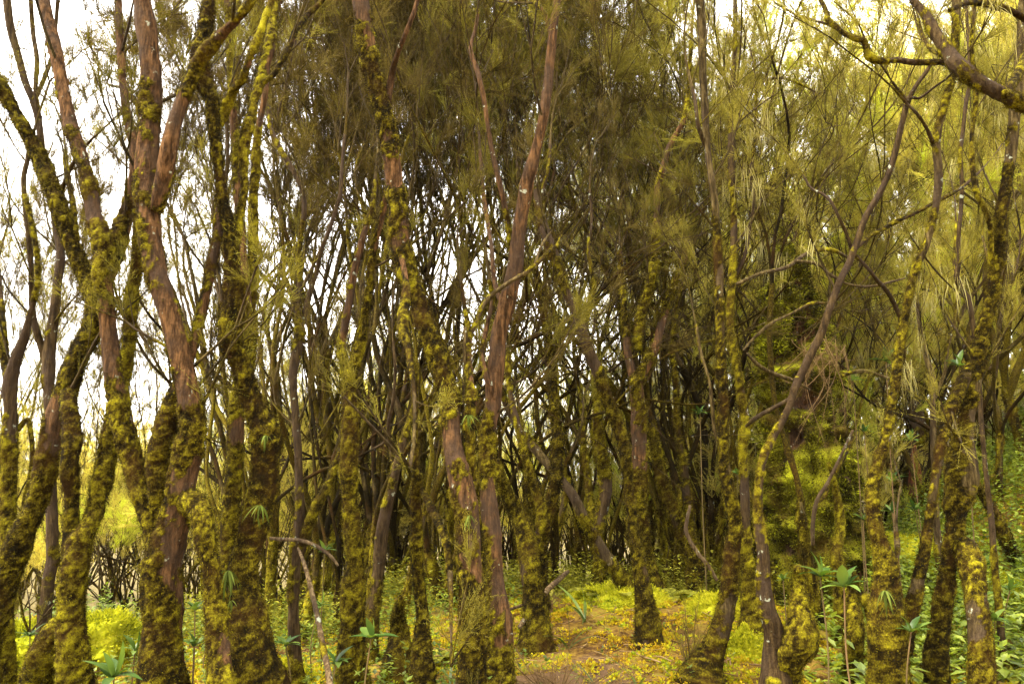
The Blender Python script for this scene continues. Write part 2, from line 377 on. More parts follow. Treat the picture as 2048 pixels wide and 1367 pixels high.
class Grower:
    """woody limbs that fork upward and end in feathery sprays"""
    def __init__(s, seed, leafkind='mid', minr=.006, up=.5, wander=.22, split=.45, leaf_from=3, seg=5, dens=1.0, zmin=-99):
        s.rg = np.random.default_rng(seed); s.wood = Geo(); s.sp = []; s.sd = []; s.kind = leafkind
        s.minr = minr; s.up = up; s.wander = wander; s.split = split; s.leaf_from = leaf_from; s.seg = seg; s.dens = dens; s.zmin = zmin; s.nodes = []
    def grow(s, p, d, r, L, lvl, maxl, moss=.5):
        rg = s.rg; n = max(4, int(L / .16)); pts = [np.array(p, float)]; d = unit(np.array(d, float)); dv = [d]
        r1 = max(r * .72, s.minr * .6); kink = rg.normal(0, 1, 3)
        for k in range(n):
            kink = kink * .75 + rg.normal(0, .6, 3)
            d = unit(d + kink * s.wander * .22 + np.array([0, 0, s.up * .10])); pts.append(pts[-1] + d * L / n); dv.append(d)
        pts = np.array(pts); rad = np.linspace(r, r1, len(pts)) * (1 + .12 * rg.normal(0, 1, len(pts)))
        seg = s.seg if r > .02 else (4 if r > .010 else 3)
        zrel = pts[:, 2]
        tube(s.wood, pts, rad, seg, moss=np.clip(moss * (1.15 - zrel * .16) + rg.normal(0, .25, len(pts)), 0, 1), rnd=rg.uniform(.1, .6))
        s.nodes.append((pts[len(pts) // 2], r))
        if lvl >= s.leaf_from:
            for k in range(1, len(pts)):
                if pts[k][2] > s.zmin and rg.random() < .55 * s.dens:
                    s.sp.append(pts[k]); s.sd.append(dv[k] * .8 + rg.normal(0, .45, 3) + np.array([0, 0, .35]))
        if lvl >= maxl or r1 < s.minr:
            if pts[-1][2] > s.zmin:
                for _ in range(max(1, int(round(2 * s.dens)))): s.sp.append(pts[-1]); s.sd.append(d + rg.normal(0, .35, 3) + np.array([0, 0, .2]))
            return
        kids = 2 if rg.random() < .6 else 3
        for k in range(kids):
            ax = unit(np.cross(d, rg.normal(0, 1, 3))); ang = s.split * rg.uniform(.5, 1.4)
            nd = d * cos(ang) + ax * sin(ang); nd = nd + [0, 0, max(0, .45 - nd[2])] 
            s.grow(pts[-1] - d * .01, nd, r1 * rg.uniform(.62, .85), L * rg.uniform(.62, .95), lvl + 1, maxl, moss * .8)
        if lvl >= 1 and rg.random() < .7:
            k = rg.integers(1, len(pts) - 1); ax = unit(np.cross(dv[k], rg.normal(0, 1, 3))); ang = rg.uniform(.25, .55)
            s.grow(pts[k], dv[k] * cos(ang) + ax * sin(ang) + [0, 0, .25], r1 * .45, L * .6, min(lvl + 2, maxl), maxl, moss * .6)
    def leaves(s, smin=.7, smax=1.3, cap=0):
        g = Geo()
        if cap and len(s.sp) > cap:
            k = s.rg.permutation(len(s.sp))[:cap]; s.sp = [s.sp[i] for i in k]; s.sd = [s.sd[i] for i in k]
        if s.sp: place_sprays(g, s.sp, s.sd, s.kind, s.rg, smin, smax)
        return g
# ------------------------------------------------------------------ the near trees, one by one
def parse(s): return [tuple(float(c) for c in a.split(',')) for a in s.split()]
def seg_of(r, d):  # ring count by size in the picture
    px = 2 * r / d * F / 2
    return int(np.clip(px * 1.1, 6, 40))
ANCH = []          # where the near trees stand: (pixel x, depth, short name)
def traced_tree(label, d, moss, mat, trunk, limbs=(), crown='near', crownmat=None, crownlen=1.3, twigs=1.0, seed=0, short=None, group=None, name="heath_tree", hang=0, cuff=1.0, fall=.09):
    rg = np.random.default_rng(seed * 13 + 5); chains = [parse(trunk)] + [parse(l) for l in limbs]
    px0 = chains[0][0]; base = P(px0[0], px0[1], d); gz = float(ground_z(base[0], base[1]))
    root = empty(name, (base[0], base[1], gz)); off = np.array([base[0], base[1], gz])
    tag(root, label, "tree", group)
    ANCH.append((px0[0], d, short or label))
    done = []; sp_src = []
    for ci, ch in enumerate(chains):
        n = len(ch); xs = np.array(ch)
        lean = rg.normal(0, .10) if ci == 0 else rg.normal(0, .28)
        t = np.linspace(0, 1, n)
        if ci == 0: dep = d + lean * t + .06 * np.sin(t * 7 + seed)
        else:
            bd = 1e9; d0 = d
            for px, dp in done:
                e = np.hypot(px[:, 0] - xs[0, 0], px[:, 1] - xs[0, 1]); k = e.argmin()
                if e[k] < bd: bd = e[k]; d0 = dp[k]
            dep = d0 + lean * t + .05 * np.sin(t * 6 + ci)
        pts = np.array([P(x, y, q) for (x, y, _), q in zip(ch, dep)]); rad = xs[:, 2] / 2 / F * dep * .91
        # depth per dense pixel for joining
        tt = np.linspace(0, 1, 200); done.append((np.column_stack([np.interp(tt, t, xs[:, 0]), np.interp(tt, t, xs[:, 1])]), np.interp(tt, t, dep)))
        if ci == 0 and pts[0][2] > gz - .05:   # root flare into the ground
            ext = pts[0] - (pts[1] - pts[0]) * .15; ext = np.array([ext[0], ext[1], min(gz - .12, pts[0][2] - .08)])
            pts = np.vstack([ext, pts]); rad = np.concatenate([[rad[0] * 1.25], rad])
        if xs[-1, 1] < 40 and xs[-1, 2] > 8:      # carries on above the picture
            dr = unit(pts[-1] - pts[-2]) ; dr = unit(dr + np.array([0, 0, .25]))
            e1 = pts[-1] + dr * .45; e2 = e1 + unit(dr + rg.normal(0, .2, 3)) * .45
            pts = np.vstack([pts, e1, e2]); rad = np.concatenate([rad, [rad[-1] * .85, rad[-1] * .65]])
            sp_src.append((e2, dr, rad[-1], crownlen, 0))
        elif ci > 0 and xs[-1, 2] < 24:
            sp_src.append((pts[-1], unit(pts[-1] - pts[-2]), min(rad[-1] * .8, .012), .5, 2))
        rmax = rad.max(); step = .016 if d < 5.2 else (.024 if d < 8 else .034)
        p, r = resample(pts, rad, step)
        p = p + (np.stack([fbm(p * 2.1 + 5, 71 + seed), fbm(p * 2.1 + 9, 72 + seed), p[:, 0] * 0 + .5], -1) - .5) * np.minimum(r, .05)[:, None] * .9
        if moss >= .5: r = r * (1 + .22 * (fbm(p * 3.6, 87 + seed, 2) - .5) * cuff * 2)
        if ci == 0: r = r * (1 + .55 * np.exp(-np.maximum(p[:, 2] - gz, 0) / .13))
        hfac = np.clip(1.12 - fall * (p[:, 2] - gz), .45 if fall < .1 else .2, 1.1)
        g = Geo(); bark_tube(g, p, r, seg_of(np.median(r), d) + (4 if d < 5.2 else 0), np.clip(moss * hfac + .25 * np.exp(-np.maximum(p[:, 2] - gz, 0) / .45) * (moss > .3), 0, 1), 1.0 if d < 6.2 else .45, seed * 7 + ci, 1.0, 1.0 if d < 6.2 else 1.5)
        me = g.mesh("trunk" if ci == 0 else "limb", mat, off)
        link("trunk" if ci == 0 else "limb", me, root)
        # thin side twigs in the upper part
        if twigs > 0:
            L = np.linalg.norm(np.diff(p, axis=0), axis=1).sum()
            for _ in range(rg.poisson(L * .9 * twigs)):
                k = rg.integers(len(p) // 6, len(p) - 1)
                if p[k][2] - gz < 1.6: continue
                T = unit(p[min(k + 3, len(p) - 1)] - p[k - 1]); ax = unit(np.cross(T, rg.normal(0, 1, 3))); an = rg.uniform(.5, 1.1)
                sp_src.append((p[k], T * cos(an) + ax * sin(an), min(.010, r[k] * .4), .42, 2))
    if crown and sp_src:
        G = Grower(seed + 500, crown, minr=.0035, up=.7, wander=.3, split=.42, leaf_from=2, seg=6, dens=.75)
        for (q, dr, rr, L, lv) in sp_src:
            G.wood = Geo(); G.grow(q, dr, max(rr, .006), L, lv, 4 if lv == 0 else 3, moss * .5)
            link("branch", G.wood.mesh("branch", BARK_FAR, off), root)
        cg = G.leaves(.7, 1.25)
        if cg.n: link("crown", cg.mesh("crown", crownmat or LEAF_OLIVE, off, False), root)
        if hang:
            hl = Geo(); hang_lichen(hl, [nn[0] for nn in G.nodes if nn[0][2] > 1.8], rg, hang)
            if hl.n: tag(link("hanging_lichen", hl.mesh("hanging_lichen", LICHEN, off, False), root), kind="stuff")
    return root

def hang_lichen(g, places, rg, dens=1.0, scale=1.0):
    """pale strands that hang straight down from twigs"""
    for q in places:
        if rg.random() > dens * .6: continue
        k = rg.integers(12, 30); L = rg.uniform(.10, .36) * scale
        for _ in range(k):
            b = np.array(q) + rg.normal(0, .035, 3) * scale; l = L * rg.uniform(.4, 1); s = unit(np.array([rg.normal(), rg.normal(), 0])) * rg.uniform(.0009, .0022) * scale
            sw = rg.normal(0, .02, 3) * scale; m = b + np.array([sw[0], sw[1], -l * .5]); e = b + np.array([sw[0] * 1.6, sw[1] * 1.6, -l])
            g.add([b - s, b + s, m + s * .9, m - s * .9, e], tri=[[3, 2, 4]], quad=[[0, 1, 2, 3]], rnd=rg.uniform(0, 1))

NT = [
 # label, depth, moss, mat, trunk, limbs, opts
 dict(label="thick forked heath tree with reddish bare bark, beside the glowing yellow moss hump", short="the reddish forked tree", d=3.9, fall=.12, moss=.82, mat=BARK_RED,
  trunk="325,1400,112 325,1340,96 328,1270,84 328,1200,78 322,1140,84 334,1085,78 350,1025,62 362,974,58 376,910,58 386,850,58 380,800,56 368,740,54 352,675,54 330,610,52 314,555,48 304,500,48 298,440,48 295,384,50 300,310,54 302,250,56 300,180,54 296,110,54 290,50,50 284,-10,46",
  limbs=["322,1110,60 300,1050,46 284,990,42 274,950,40 264,900,42 250,850,48 236,800,48 226,740,42 218,680,42 212,600,40 205,540,44 205,500,40 198,470,36 189,435,35 180,385,34 169,338,33 153,285,34 138,240,36 126,190,32 118,145,30 108,95,30 97,45,30 88,-8,28",
         "308,1080,50 312,1030,46 318,980,46 324,920,50 332,870,48 344,820,40 358,780,36 378,720,28 392,670,26 404,614,26 414,575,24 422,535,26 434,480,24 440,430,26 446,390,20",
         "366,1000,50 388,1005,52 402,1030,46 408,1077,42 418,1120,40 426,1160,42 432,1230,46 440,1300,52 446,1380,56",
         "312,420,30 326,370,38 334,330,40 342,290,40 350,250,40 362,210,40 376,170,38 392,130,34 412,100,28 440,70,24 471,41,20 507,-5,18"], tw=.6),
 dict(label="diagonal mossy heath tree leaning in from the edge, long stem crossing the white sky", short="the diagonal leaning tree", d=4.4, moss=.84, mat=BARK_RED,
  trunk="-50,1380,66 -25,1260,62 6,1170,54 34,1095,50 66,1025,50 88,960,56 102,897,56 116,830,50 130,785,46 148,735,46 166,695,46 186,650,44 192,600,46 182,575,40 168,545,38 150,500,38 135,455,38 118,410,37 98,360,36 78,315,36 58,272,35 32,228,33 8,185,32 -20,150,32",
  limbs=["186,610,46 206,560,50 224,512,46 240,470,42 256,425,40 268,385,40 274,340,34 268,290,26 254,230,22 244,160,20 240,80,20 236,-5,18",
         "170,560,18 160,520,14 152,470,13 145,400,12 133,340,12 130,300,8"], tw=.8),
 dict(label="shaggy brown mossy tree with swollen knee, in front of the diagonal leaning tree", short="the shaggy kneed tree", d=4.1, moss=.92, mat=BARK_DARK,
  trunk="150,1400,90 150,1340,66 148,1281,56 143,1220,50 141,1179,52 148,1120,58 160,1080,50 174,1055,38 190,1020,38 204,960,38 212,900,38 224,840,36 238,790,32 248,740,29 256,690,28 260,640,28 266,580,27 274,520,26 276,470,24 274,420,20",
  limbs=["146,1110,46 140,1060,32 142,1010,28 140,960,34 139,920,36 142,870,38 141,820,38 136,785,30",
         "148,1240,44 118,1262,52 96,1300,60 76,1345,66 62,1400,70"], tw=.3),
 dict(label="dark straight stem behind the diagonal leaning tree, forking high against the white sky", short="the dark straight stem", d=5.6, moss=.35, mat=BARK_DARK,
  trunk="88,1250,34 95,1190,30 102,1128,30 103,1060,28 102,1000,27 101,930,24 99,860,24 98,800,24 96,740,30 104,680,26 112,620,22 118,560,20 124,512,20 116,460,18 108,420,18 98,375,18 86,320,18 80,256,18 70,210,18 52,165,18 36,110,18 22,60,20 12,-5,20",
  limbs=["98,735,20 84,690,18 70,640,16 66,590,15 64,540,14 60,486,14 52,420,13 48,358,13 56,320,12 62,290,10",
         "110,420,14 128,370,12 146,330,11 165,300,9 190,272,6",
         "80,240,13 72,180,12 74,120,12 66,60,12 60,-5,12", "70,200,12 92,150,11 108,100,10 112,50,10 116,-5,10"], tw=.9, crown=.9, mt='dark'),
 dict(label="mossy stem at the very edge beside the diagonal leaning tree, splitting into two thin arms", short="the edge stem", d=4.8, moss=.8, mat=BARK_DARK,
  trunk="6,1400,56 10,1300,48 13,1200,42 12,1120,38 13,1050,34 16,980,34 18,900,36 20,830,32 20,770,34 32,720,26 46,680,22 56,640,17 66,600,14 74,560,12 72,500,11 62,440,11 50,390,10",
  limbs=["20,770,24 8,720,20 4,660,17 2,600,15 -4,540,14", "34,860,12 56,840,11 66,900,12 62,950,12 50,1000,12 44,1060,14 38,1130,16"], tw=1.4, crown=.9),
 dict(label="broad shaggy tree wrapped in thick moss with strap ferns sprouting from its lumpy trunk", short="the broad shaggy tree", d=4.0, moss=.97, mat=BARK_RED,
  trunk="506,1400,150 502,1350,130 494,1290,112 488,1230,98 484,1180,84 488,1130,70 500,1085,64 514,1030,68 524,985,66 528,930,58 534,880,64 524,840,54 506,800,42 492,760,40 476,715,42 462,690,46 462,640,46 468,585,40 466,545,30 464,500,28 460,450,28 446,400,27 440,350,26 434,290,26 428,240,30 426,200,30 412,170,38 404,130,46 408,85,38 414,40,30 418,-8,26",
  limbs=["436,250,24 452,215,26 468,180,20 486,160,18 500,120,18 516,80,18 530,40,16 545,-6,15",
         "466,520,22 478,440,22 488,380,22 488,300,24 500,240,24 514,190,22 530,140,22 540,90,24 545,40,22 552,-6,22",
         "520,170,15 548,150,15 574,102,14 592,58,14 612,32,13 640,6,10 652,-12,9"], tw=.35),
 dict(label="upright brown stem close behind the broad shaggy tree, parting into two reddish stems", short="the paired reddish stems", d=4.9, moss=.70, mat=BARK_RED,
  trunk="452,1360,60 454,1300,50 456,1200,42 458,1120,40 458,1077,42 460,1010,42 466,940,40 470,872,40 474,810,38 484,760,36 496,700,32 498,650,30 494,600,27 490,550,26 484,490,25 478,420,24 474,350,22 470,280,20 466,200,18 462,120,16 458,40,14 455,-5,13",
  limbs=["498,665,22 506,600,20 508,540,22 506,480,22 504,420,22 508,360,20 512,300,18 518,250,16 530,190,14 536,120,13 545,50,12 560,-5,11"], tw=.8),
 dict(label="slender dark tree with crooked top between the paired reddish stems and the straight mossy column", short="the crooked slender tree", d=5.2, moss=.55, mat=BARK_DARK,
  trunk="592,1400,40 590,1330,34 590,1230,30 592,1160,28 594,1100,26 602,1030,22 600,960,20 598,900,20 594,840,20 589,780,20 588,740,22 598,693,24 600,650,18 592,610,17 578,575,15 560,540,14",
  limbs=["600,660,16 612,620,15 622,580,14 634,540,13 642,500,13 655,465,13 668,430,12 680,385,12 684,330,10 690,270,9",
         "594,620,14 600,560,13 598,510,13 602,461,13 607,420,14 604,385,14 590,350,14 572,318,14 556,290,13 542,256,12 534,200,11 530,140,10 534,70,9 540,-5,9",
         "600,1110,22 612,1070,22 626,1030,20 642,995,19 660,960,19 676,920,18 690,880,17 700,830,15"], tw=1.4, crown=.9, mt='dark'),
 dict(label="straight mossy column flaring wide at its foot, dividing into red and dark arms", short="the straight mossy column", d=4.7, moss=.85, mat=BARK_RED,
  trunk="706,1400,72 706,1333,58 706,1260,54 708,1180,46 708,1102,40 702,1040,34 696,974,34 696,920,36 698,872,40 700,820,36 700,769,30 712,720,22 722,680,21 730,630,20 738,580,19 742,530,18 750,480,18 764,430,17 772,390,14",
  limbs=["700,775,24 690,730,20 684,690,20 690,650,20 700,600,19 708,550,19 720,495,18 732,450,17 744,410,13 750,360,10"], tw=1.1, crown=.9, mt='dark'),
 dict(label="long leaning tree with bare reddish top and thick yellow moss beard down its middle", short="the long bearded leaning tree", d=4.1, fall=.17, moss=.88, mat=BARK_RED,
  trunk="946,1410,70 946,1340,63 946,1281,60 944,1220,60 944,1179,62 938,1120,60 936,1060,58 934,1010,62 922,960,60 908,905,54 902,860,52 900,810,50 888,765,50 874,718,48 862,690,46 848,640,46 836,600,46 822,560,46 810,525,44 800,480,46 796,430,46 790,384,46 784,330,44 776,287,43 768,240,40 756,195,40 746,150,42 736,102,44 728,50,44 719,-8,42",
  limbs=["772,215,20 784,150,16 792,118,14 806,80,13 822,40,13 836,-5,12",
         "942,960,26 940,900,27 940,850,30 944,800,28 940,760,22 936,718,20 938,670,16 930,620,12",
         "800,500,14 812,560,16 808,620,22 806,660,22 818,700,16 826,760,14"], tw=.12),
 dict(label="smooth pinkish tree leaning in mid picture, its forked tip in the bright gap", short="the smooth pinkish tree", d=4.5, moss=.50, mat=BARK_RED,
  trunk="1000,1290,62 994,1200,46 990,1128,44 986,1077,42 980,1025,42 976,970,36 976,923,36 978,870,40 984,825,40 990,770,40 996,710,38 998,667,38 1008,625,40 1020,585,42 1032,530,40 1037,480,36 1042,430,33 1052,380,33 1062,340,32 1074,295,30 1084,250,28 1093,200,27 1099,150,26 1102,102,25 1107,50,22 1114,-8,20",
  limbs=["1104,75,18 1092,36,17 1078,15,16 1066,-8,15",
         "1024,500,16 1014,440,15 1004,390,14 994,345,14 984,300,13 974,240,13 966,190,13 956,145,13 944,110,12 942,90,10 952,55,9 956,20,8",
         "1020,560,14 1003,600,14 990,560,13 984,500,12 976,450,11 966,380,10 960,300,9",
         "990,800,14 970,740,13 965,700,12 975,650,12 985,600,11 980,560,10"], tw=.3),
 dict(label="broken grey branch slanting out across the smooth pinkish tree, bare at both ends", short="slanting grey branch", d=4.2, moss=.45, mat=BARK_GREY, name="fallen_branch", cat="branch", crown=None,
  trunk="928,720,7 934,686,10 948,650,11 966,612,12 984,590,12 1000,578,12 1022,562,11 1048,548,11 1072,528,10 1092,508,9 1112,492,8 1122,470,4", limbs=["1070,530,8 1078,505,7 1088,482,6 1104,460,3"], tw=0),
 dict(label="evenly tapering mossy tree leaning away from the smooth pinkish tree", short="the even mossy leaner", d=5.6, moss=.62, mat=BARK_DARK,
  trunk="1290,1190,40 1276,1110,28 1266,1040,24 1258,980,24 1250,920,24 1240,866,26 1226,825,28 1212,790,29 1196,745,28 1176,700,28 1164,665,28 1150,625,27 1136,589,27 1124,550,26 1112,518,26 1098,480,26 1088,450,25 1080,420,22 1074,380,17",
  limbs=["1080,425,12 1086,380,10 1096,340,9 1100,290,8", "1166,670,12 1180,600,11 1186,560,10 1178,500,9 1184,440,8 1180,380,7"], tw=.6, crown=.9, mt='dark'),
 dict(label="stout Y shaped tree on the far lip of the orange moss mound", short="the stout Y shaped tree", d=7.2, moss=.72, mat=BARK_RED,
  trunk="1296,1200,72 1292,1165,56 1286,1120,46 1280,1060,42 1276,1000,39 1276,950,36 1278,897,34 1276,850,33 1272,800,32 1270,765,30 1284,745,24 1300,715,24 1314,686,22 1324,645,20 1336,604,19 1350,565,18 1366,527,17 1376,480,14",
  limbs=["1268,770,24 1262,735,22 1255,700,20 1252,655,18 1246,600,16 1244,550,14 1240,500,12",
         "1274,700,22 1278,650,24 1286,610,24 1300,570,22 1308,530,20 1312,470,18 1314,410,17 1320,358,17 1330,320,16 1340,290,15 1356,262,14 1368,240,13 1376,190,11 1380,120,9 1384,50,8"], tw=1.2, crown=.9, mt='dark'),
 dict(label="slanting grey trunk rising away from the foot of the stout Y shaped tree", short="the slanting trunk", d=6.8, moss=.66, mat=BARK_GREY,
  trunk="1246,1170,34 1222,1130,32 1198,1092,30 1178,1055,28 1161,1025,28 1145,990,26 1126,965,24 1105,940,22 1086,918,22 1069,897,22 1050,875,20 1036,855,18 1020,828,15 1008,800,13 1002,780,10", limbs=["1110,945,12 1126,930,10 1140,905,8"], tw=0),
 dict(label="knobbly upright mossy tree standing between the slanting trunks, bulging at mid height", short="the knobbly upright tree", d=6.6, moss=.92, mat=BARK_DARK,
  trunk="1080,1170,34 1084,1128,30 1085,1090,26 1092,1050,28 1102,1005,28 1112,960,28 1114,920,26 1116,880,26 1112,845,22 1108,822,26 1108,800,18 1106,750,15 1102,710,16 1098,680,15 1090,640,14 1084,600,13 1076,560,12 1068,520,10", limbs=["1086,1120,16 1074,1070,20 1068,1020,22 1058,985,16 1056,940,14 1050,900,12"], tw=.8, crown=.9),
 dict(label="bent trunk in the dark hollow by the mound, next to the long bearded leaning tree", short="the bent hollow trunk", d=5.8, moss=.75, mat=BARK_DARK,
  trunk="1070,1200,50 1062,1150,46 1056,1100,44 1046,1055,42 1034,1025,36 1020,1000,32 1008,975,28 998,950,24 990,920,18", limbs=["1058,1110,30 1076,1060,22 1082,1025,21 1074,990,20 1060,950,20 1050,915,18 1042,880,17 1034,840,15 1024,800,14 1018,760,14 1016,700,12"], tw=.5, crown=.9),
 dict(label="dark sinuous mossy stem with a swollen middle, behind the knobbly upright tree", short="the sinuous swollen stem", d=7.6, moss=.85, mat=BARK_DARK,
  trunk="1200,1160,30 1198,1110,24 1197,1056,24 1206,1010,28 1213,974,30 1210,940,30 1202,913,30 1198,880,24 1196,846,21 1194,800,17 1190,750,14 1184,700,12", limbs=["1200,1060,18 1184,1020,17 1176,970,15 1172,920,14 1166,870,12 1164,820,12 1160,770,10"], tw=.8, crown=.9),
 dict(label="leaning shaggy trunk beyond the stout Y shaped tree, thick dark foot in the ferns", short="the leaning fern foot trunk", d=7.8, moss=.85, mat=BARK_DARK,
  trunk="1394,1140,52 1380,1090,46 1364,1055,40 1348,1028,36 1334,990,30 1325,960,28 1318,920,24 1308,880,20 1296,835,17 1286,800,13", limbs=["1390,1110,26 1380,1060,26 1378,1010,26 1370,950,22 1360,890,19 1352,830,16 1350,760,14 1344,700,13 1350,640,12 1360,560,11 1366,480,10"], tw=.8, crown=.9),
 dict(label="pale lichen spotted pole rising out of the orange moss, kinked near its wide foot", short="the pale lichen pole", d=4.9, moss=.62, mat=BARK_GREY,
  trunk="1400,1400,90 1412,1330,66 1436,1270,48 1450,1220,40 1458,1170,38 1462,1110,34 1468,1060,32 1464,1010,30 1454,960,29 1448,900,27 1446,850,25 1446,790,24 1443,730,23 1441,680,20 1440,614,20 1440,560,20 1438,512,19 1434,455,19 1430,400,19 1422,350,18 1415,307,18 1410,250,18 1409,205,19 1406,150,20 1404,102,22 1402,50,22 1398,-8,22",
  limbs=["1446,900,10 1430,860,9 1424,800,9 1418,760,8 1400,700,8 1392,650,7", "1412,300,12 1396,250,10 1390,200,9 1376,140,8"], tw=.8),
 dict(label="dark pole standing directly behind the pale lichen pole, black and bare near its top", short="the black topped pole", d=5.9, moss=.62, mat=BARK_DARK,
  trunk="1500,1180,34 1497,1128,28 1492,1060,27 1490,1000,24 1488,950,20 1486,897,19 1488,840,24 1482,800,20 1474,740,18 1466,698,20 1460,650,18 1462,600,18 1466,538,18 1468,461,17 1466,384,17 1463,330,17 1463,282,18 1466,230,17 1466,180,15 1469,120,13 1471,60,12 1470,-6,11",
  limbs=["1468,560,11 1490,510,10 1500,450,9 1508,400,9 1500,350,8 1508,300,8 1512,230,7 1510,150,6"], tw=1.1, hang=.5, crownmat='khaki'),
 dict(label="dark diagonal stem sweeping across the mossy stump, its top a fan of twigs", short="the sweeping diagonal stem", d=4.6, moss=.45, mat=BARK_DARK,
  trunk="1552,1330,62 1550,1265,46 1534,1215,40 1527,1160,34 1527,1110,28 1518,1060,24 1516,1010,20 1518,965,19 1527,915,18 1544,878,17 1562,846,17 1578,812,17 1590,775,18 1608,735,18 1626,700,19 1644,664,19 1656,625,18 1670,585,18 1682,555,18 1696,527,18 1712,485,17 1724,450,17 1738,420,16 1756,392,16 1774,355,15 1786,320,15 1796,280,15 1806,240,15 1815,205,14 1832,172,12 1852,145,11 1868,118,9",
  limbs=["1714,494,10 1738,474,10 1778,451,10 1806,437,9 1834,425,9 1872,404,8 1911,384,8 1940,362,7 1958,345,6",
         "1706,510,9 1692,468,9 1678,436,8 1662,404,8 1645,388,7 1622,376,6 1606,350,5",
         "1700,500,9 1737,538,9 1755,560,10 1773,579,11 1788,605,11 1802,640,11 1806,665,10",
         "1816,205,9 1800,185,8 1785,165,7", "1822,195,8 1840,196,7 1868,175,6 1890,160,5"], tw=.5, hang=.3, crownmat='khaki'),
 dict(label="wavy grey brown stem rising from a fat shaggy foot near the twin legged tree", short="the wavy shaggy footed stem", d=4.5, moss=.72, mat=BARK_GREY,
  trunk="1774,1400,92 1776,1340,84 1778,1290,80 1776,1230,68 1780,1170,54 1776,1120,44 1762,1080,30 1750,1040,28 1748,1000,26 1750,955,26 1762,905,26 1772,870,24 1780,830,22 1786,790,20 1794,740,20 1800,700,20 1808,650,20 1816,605,19 1826,560,18 1838,525,18 1850,497,18 1862,455,19 1870,415,19 1875,370,19 1874,330,19 1871,285,19 1880,240,18 1890,200,17 1904,160,16 1908,110,18 1910,60,20 1914,-6,22",
  limbs=["1784,1150,16 1796,1100,12 1794,1065,8", "1870,300,10 1854,260,9 1836,230,8 1812,205,7 1790,180,6"], tw=.6, hang=.4, crownmat='khaki'),
 dict(label="twin legged tree with a fat brown moss cuff, bluish bare bark showing above its feet", short="the twin legged tree", d=4.7, moss=.74, mat=BARK_GREY,
  trunk="1872,1330,46 1880,1250,38 1888,1190,36 1896,1140,34 1906,1085,36 1914,1045,38 1914,1010,46 1924,975,58 1926,945,62 1926,915,58 1926,880,46 1932,850,34 1940,800,30 1952,755,30 1962,710,30 1966,670,28 1978,620,26 1988,570,27 1996,520,28 1998,480,27 2002,440,25 2010,395,27 2018,350,28 2024,300,28 2030,250,28 2034,200,28 2038,150,24 2042,80,22 2046,-5,22",
  limbs=["1908,1090,50 1930,1095,62 1944,1130,56 1952,1180,46 1956,1230,46 1962,1300,48 1968,1370,52",
         "1956,725,26 1936,750,28 1916,785,27 1898,820,26 1888,860,24 1878,910,21 1870,960,20 1862,1020,21 1856,1070,22 1846,1120,26 1830,1180,32 1814,1240,36 1800,1300,42",
         "1990,560,12 1982,500,12 1980,450,13 1966,410,13 1952,380,12 1946,330,12 1944,280,11 1950,220,10 1952,160,10 1944,100,9 1950,-5,9"], tw=.6, hang=.4, crownmat='khaki'),
 dict(label="thin black crooked stem hanging beside the twin legged tree, knotted at its elbow", short="the thin black crooked stem", d=5.3, moss=.4, mat=BARK_DARK,
  trunk="1990,1130,14 1984,1050,14 1974,960,12 1966,880,12 1960,800,12 1956,740,13 1952,690,14 1946,640,14 1938,600,14 1922,572,16 1914,555,14 1918,520,11 1916,480,10 1922,420,10 1924,370,10 1921,307,11 1926,260,10 1932,205,10 1940,160,9 1938,100,8 1934,40,8 1930,-6,8", limbs=["1916,560,8 1908,520,7 1912,460,5 1910,400,4"], tw=.8, hang=.3, crownmat='khaki'),
 dict(label="gnarled moss topped bough crossing above the stump, crooked tip bare against the bright sky gap", short="the gnarled bough tree", d=3.9, moss=.86, mat=BARK_DARK,
  trunk="2230,1400,70 2200,1000,60 2170,700,54 2140,450,48 2110,290,42 2080,228,38 2048,208,36 2024,197,34 2003,188,34 1976,172,33 1952,158,33 1930,140,36 1911,122,36 1896,98,28 1880,77,26 1864,50,24 1850,28,22 1832,8,20 1818,-12,18",
  limbs=["1908,124,24 1880,124,17 1850,125,16 1820,124,16 1796,120,15 1773,122,15 1752,120,17 1738,112,18 1732,96,15 1728,82,16 1714,78,14 1700,72,12 1686,66,12 1670,52,13 1656,42,14 1654,28,11 1646,10,10 1638,-8,10",
         "1660,48,8 1640,44,7 1618,38,6 1594,31,6 1574,20,5 1553,8,5",
         "1900,100,12 1884,110,9 1862,98,8 1846,70,7 1838,40,7", "2010,190,20 2040,140,18 2060,80,16 2070,10,14",
         "1900,20,10 1940,5,14 1980,10,14 2020,22,14 2060,45,14"], tw=.1, hang=.2, crownmat='khaki'),
 dict(label="short hourglass shaped moss stem in front of the stump, thin at its cut top", short="the hourglass stem", d=4.6, moss=1.0, mat=BARK_DARK, name="mossy_sapling", crown=None,
  trunk="1574,1400,50 1572,1345,56 1580,1310,66 1598,1285,74 1604,1250,62 1598,1215,42 1596,1180,32 1598,1150,26 1596,1135,18", limbs=[], tw=0),
 dict(label="short shaggy moss post with a drooping side flap, beside the hourglass stem", short="the drooping moss post", d=5.0, moss=1.0, mat=BARK_DARK, name="mossy_sapling", crown=None,
  trunk="1708,1330,36 1706,1290,44 1708,1240,38 1706,1205,28 1708,1170,24 1698,1145,18", limbs=["1706,1200,20 1722,1190,22 1734,1200,22 1744,1230,18"], tw=0),
 dict(label="slim club shaped mossy stem rising against the dark flank of the stump", short="the club shaped stem", d=6.0, moss=1.0, mat=BARK_DARK, name="mossy_sapling", crown=None,
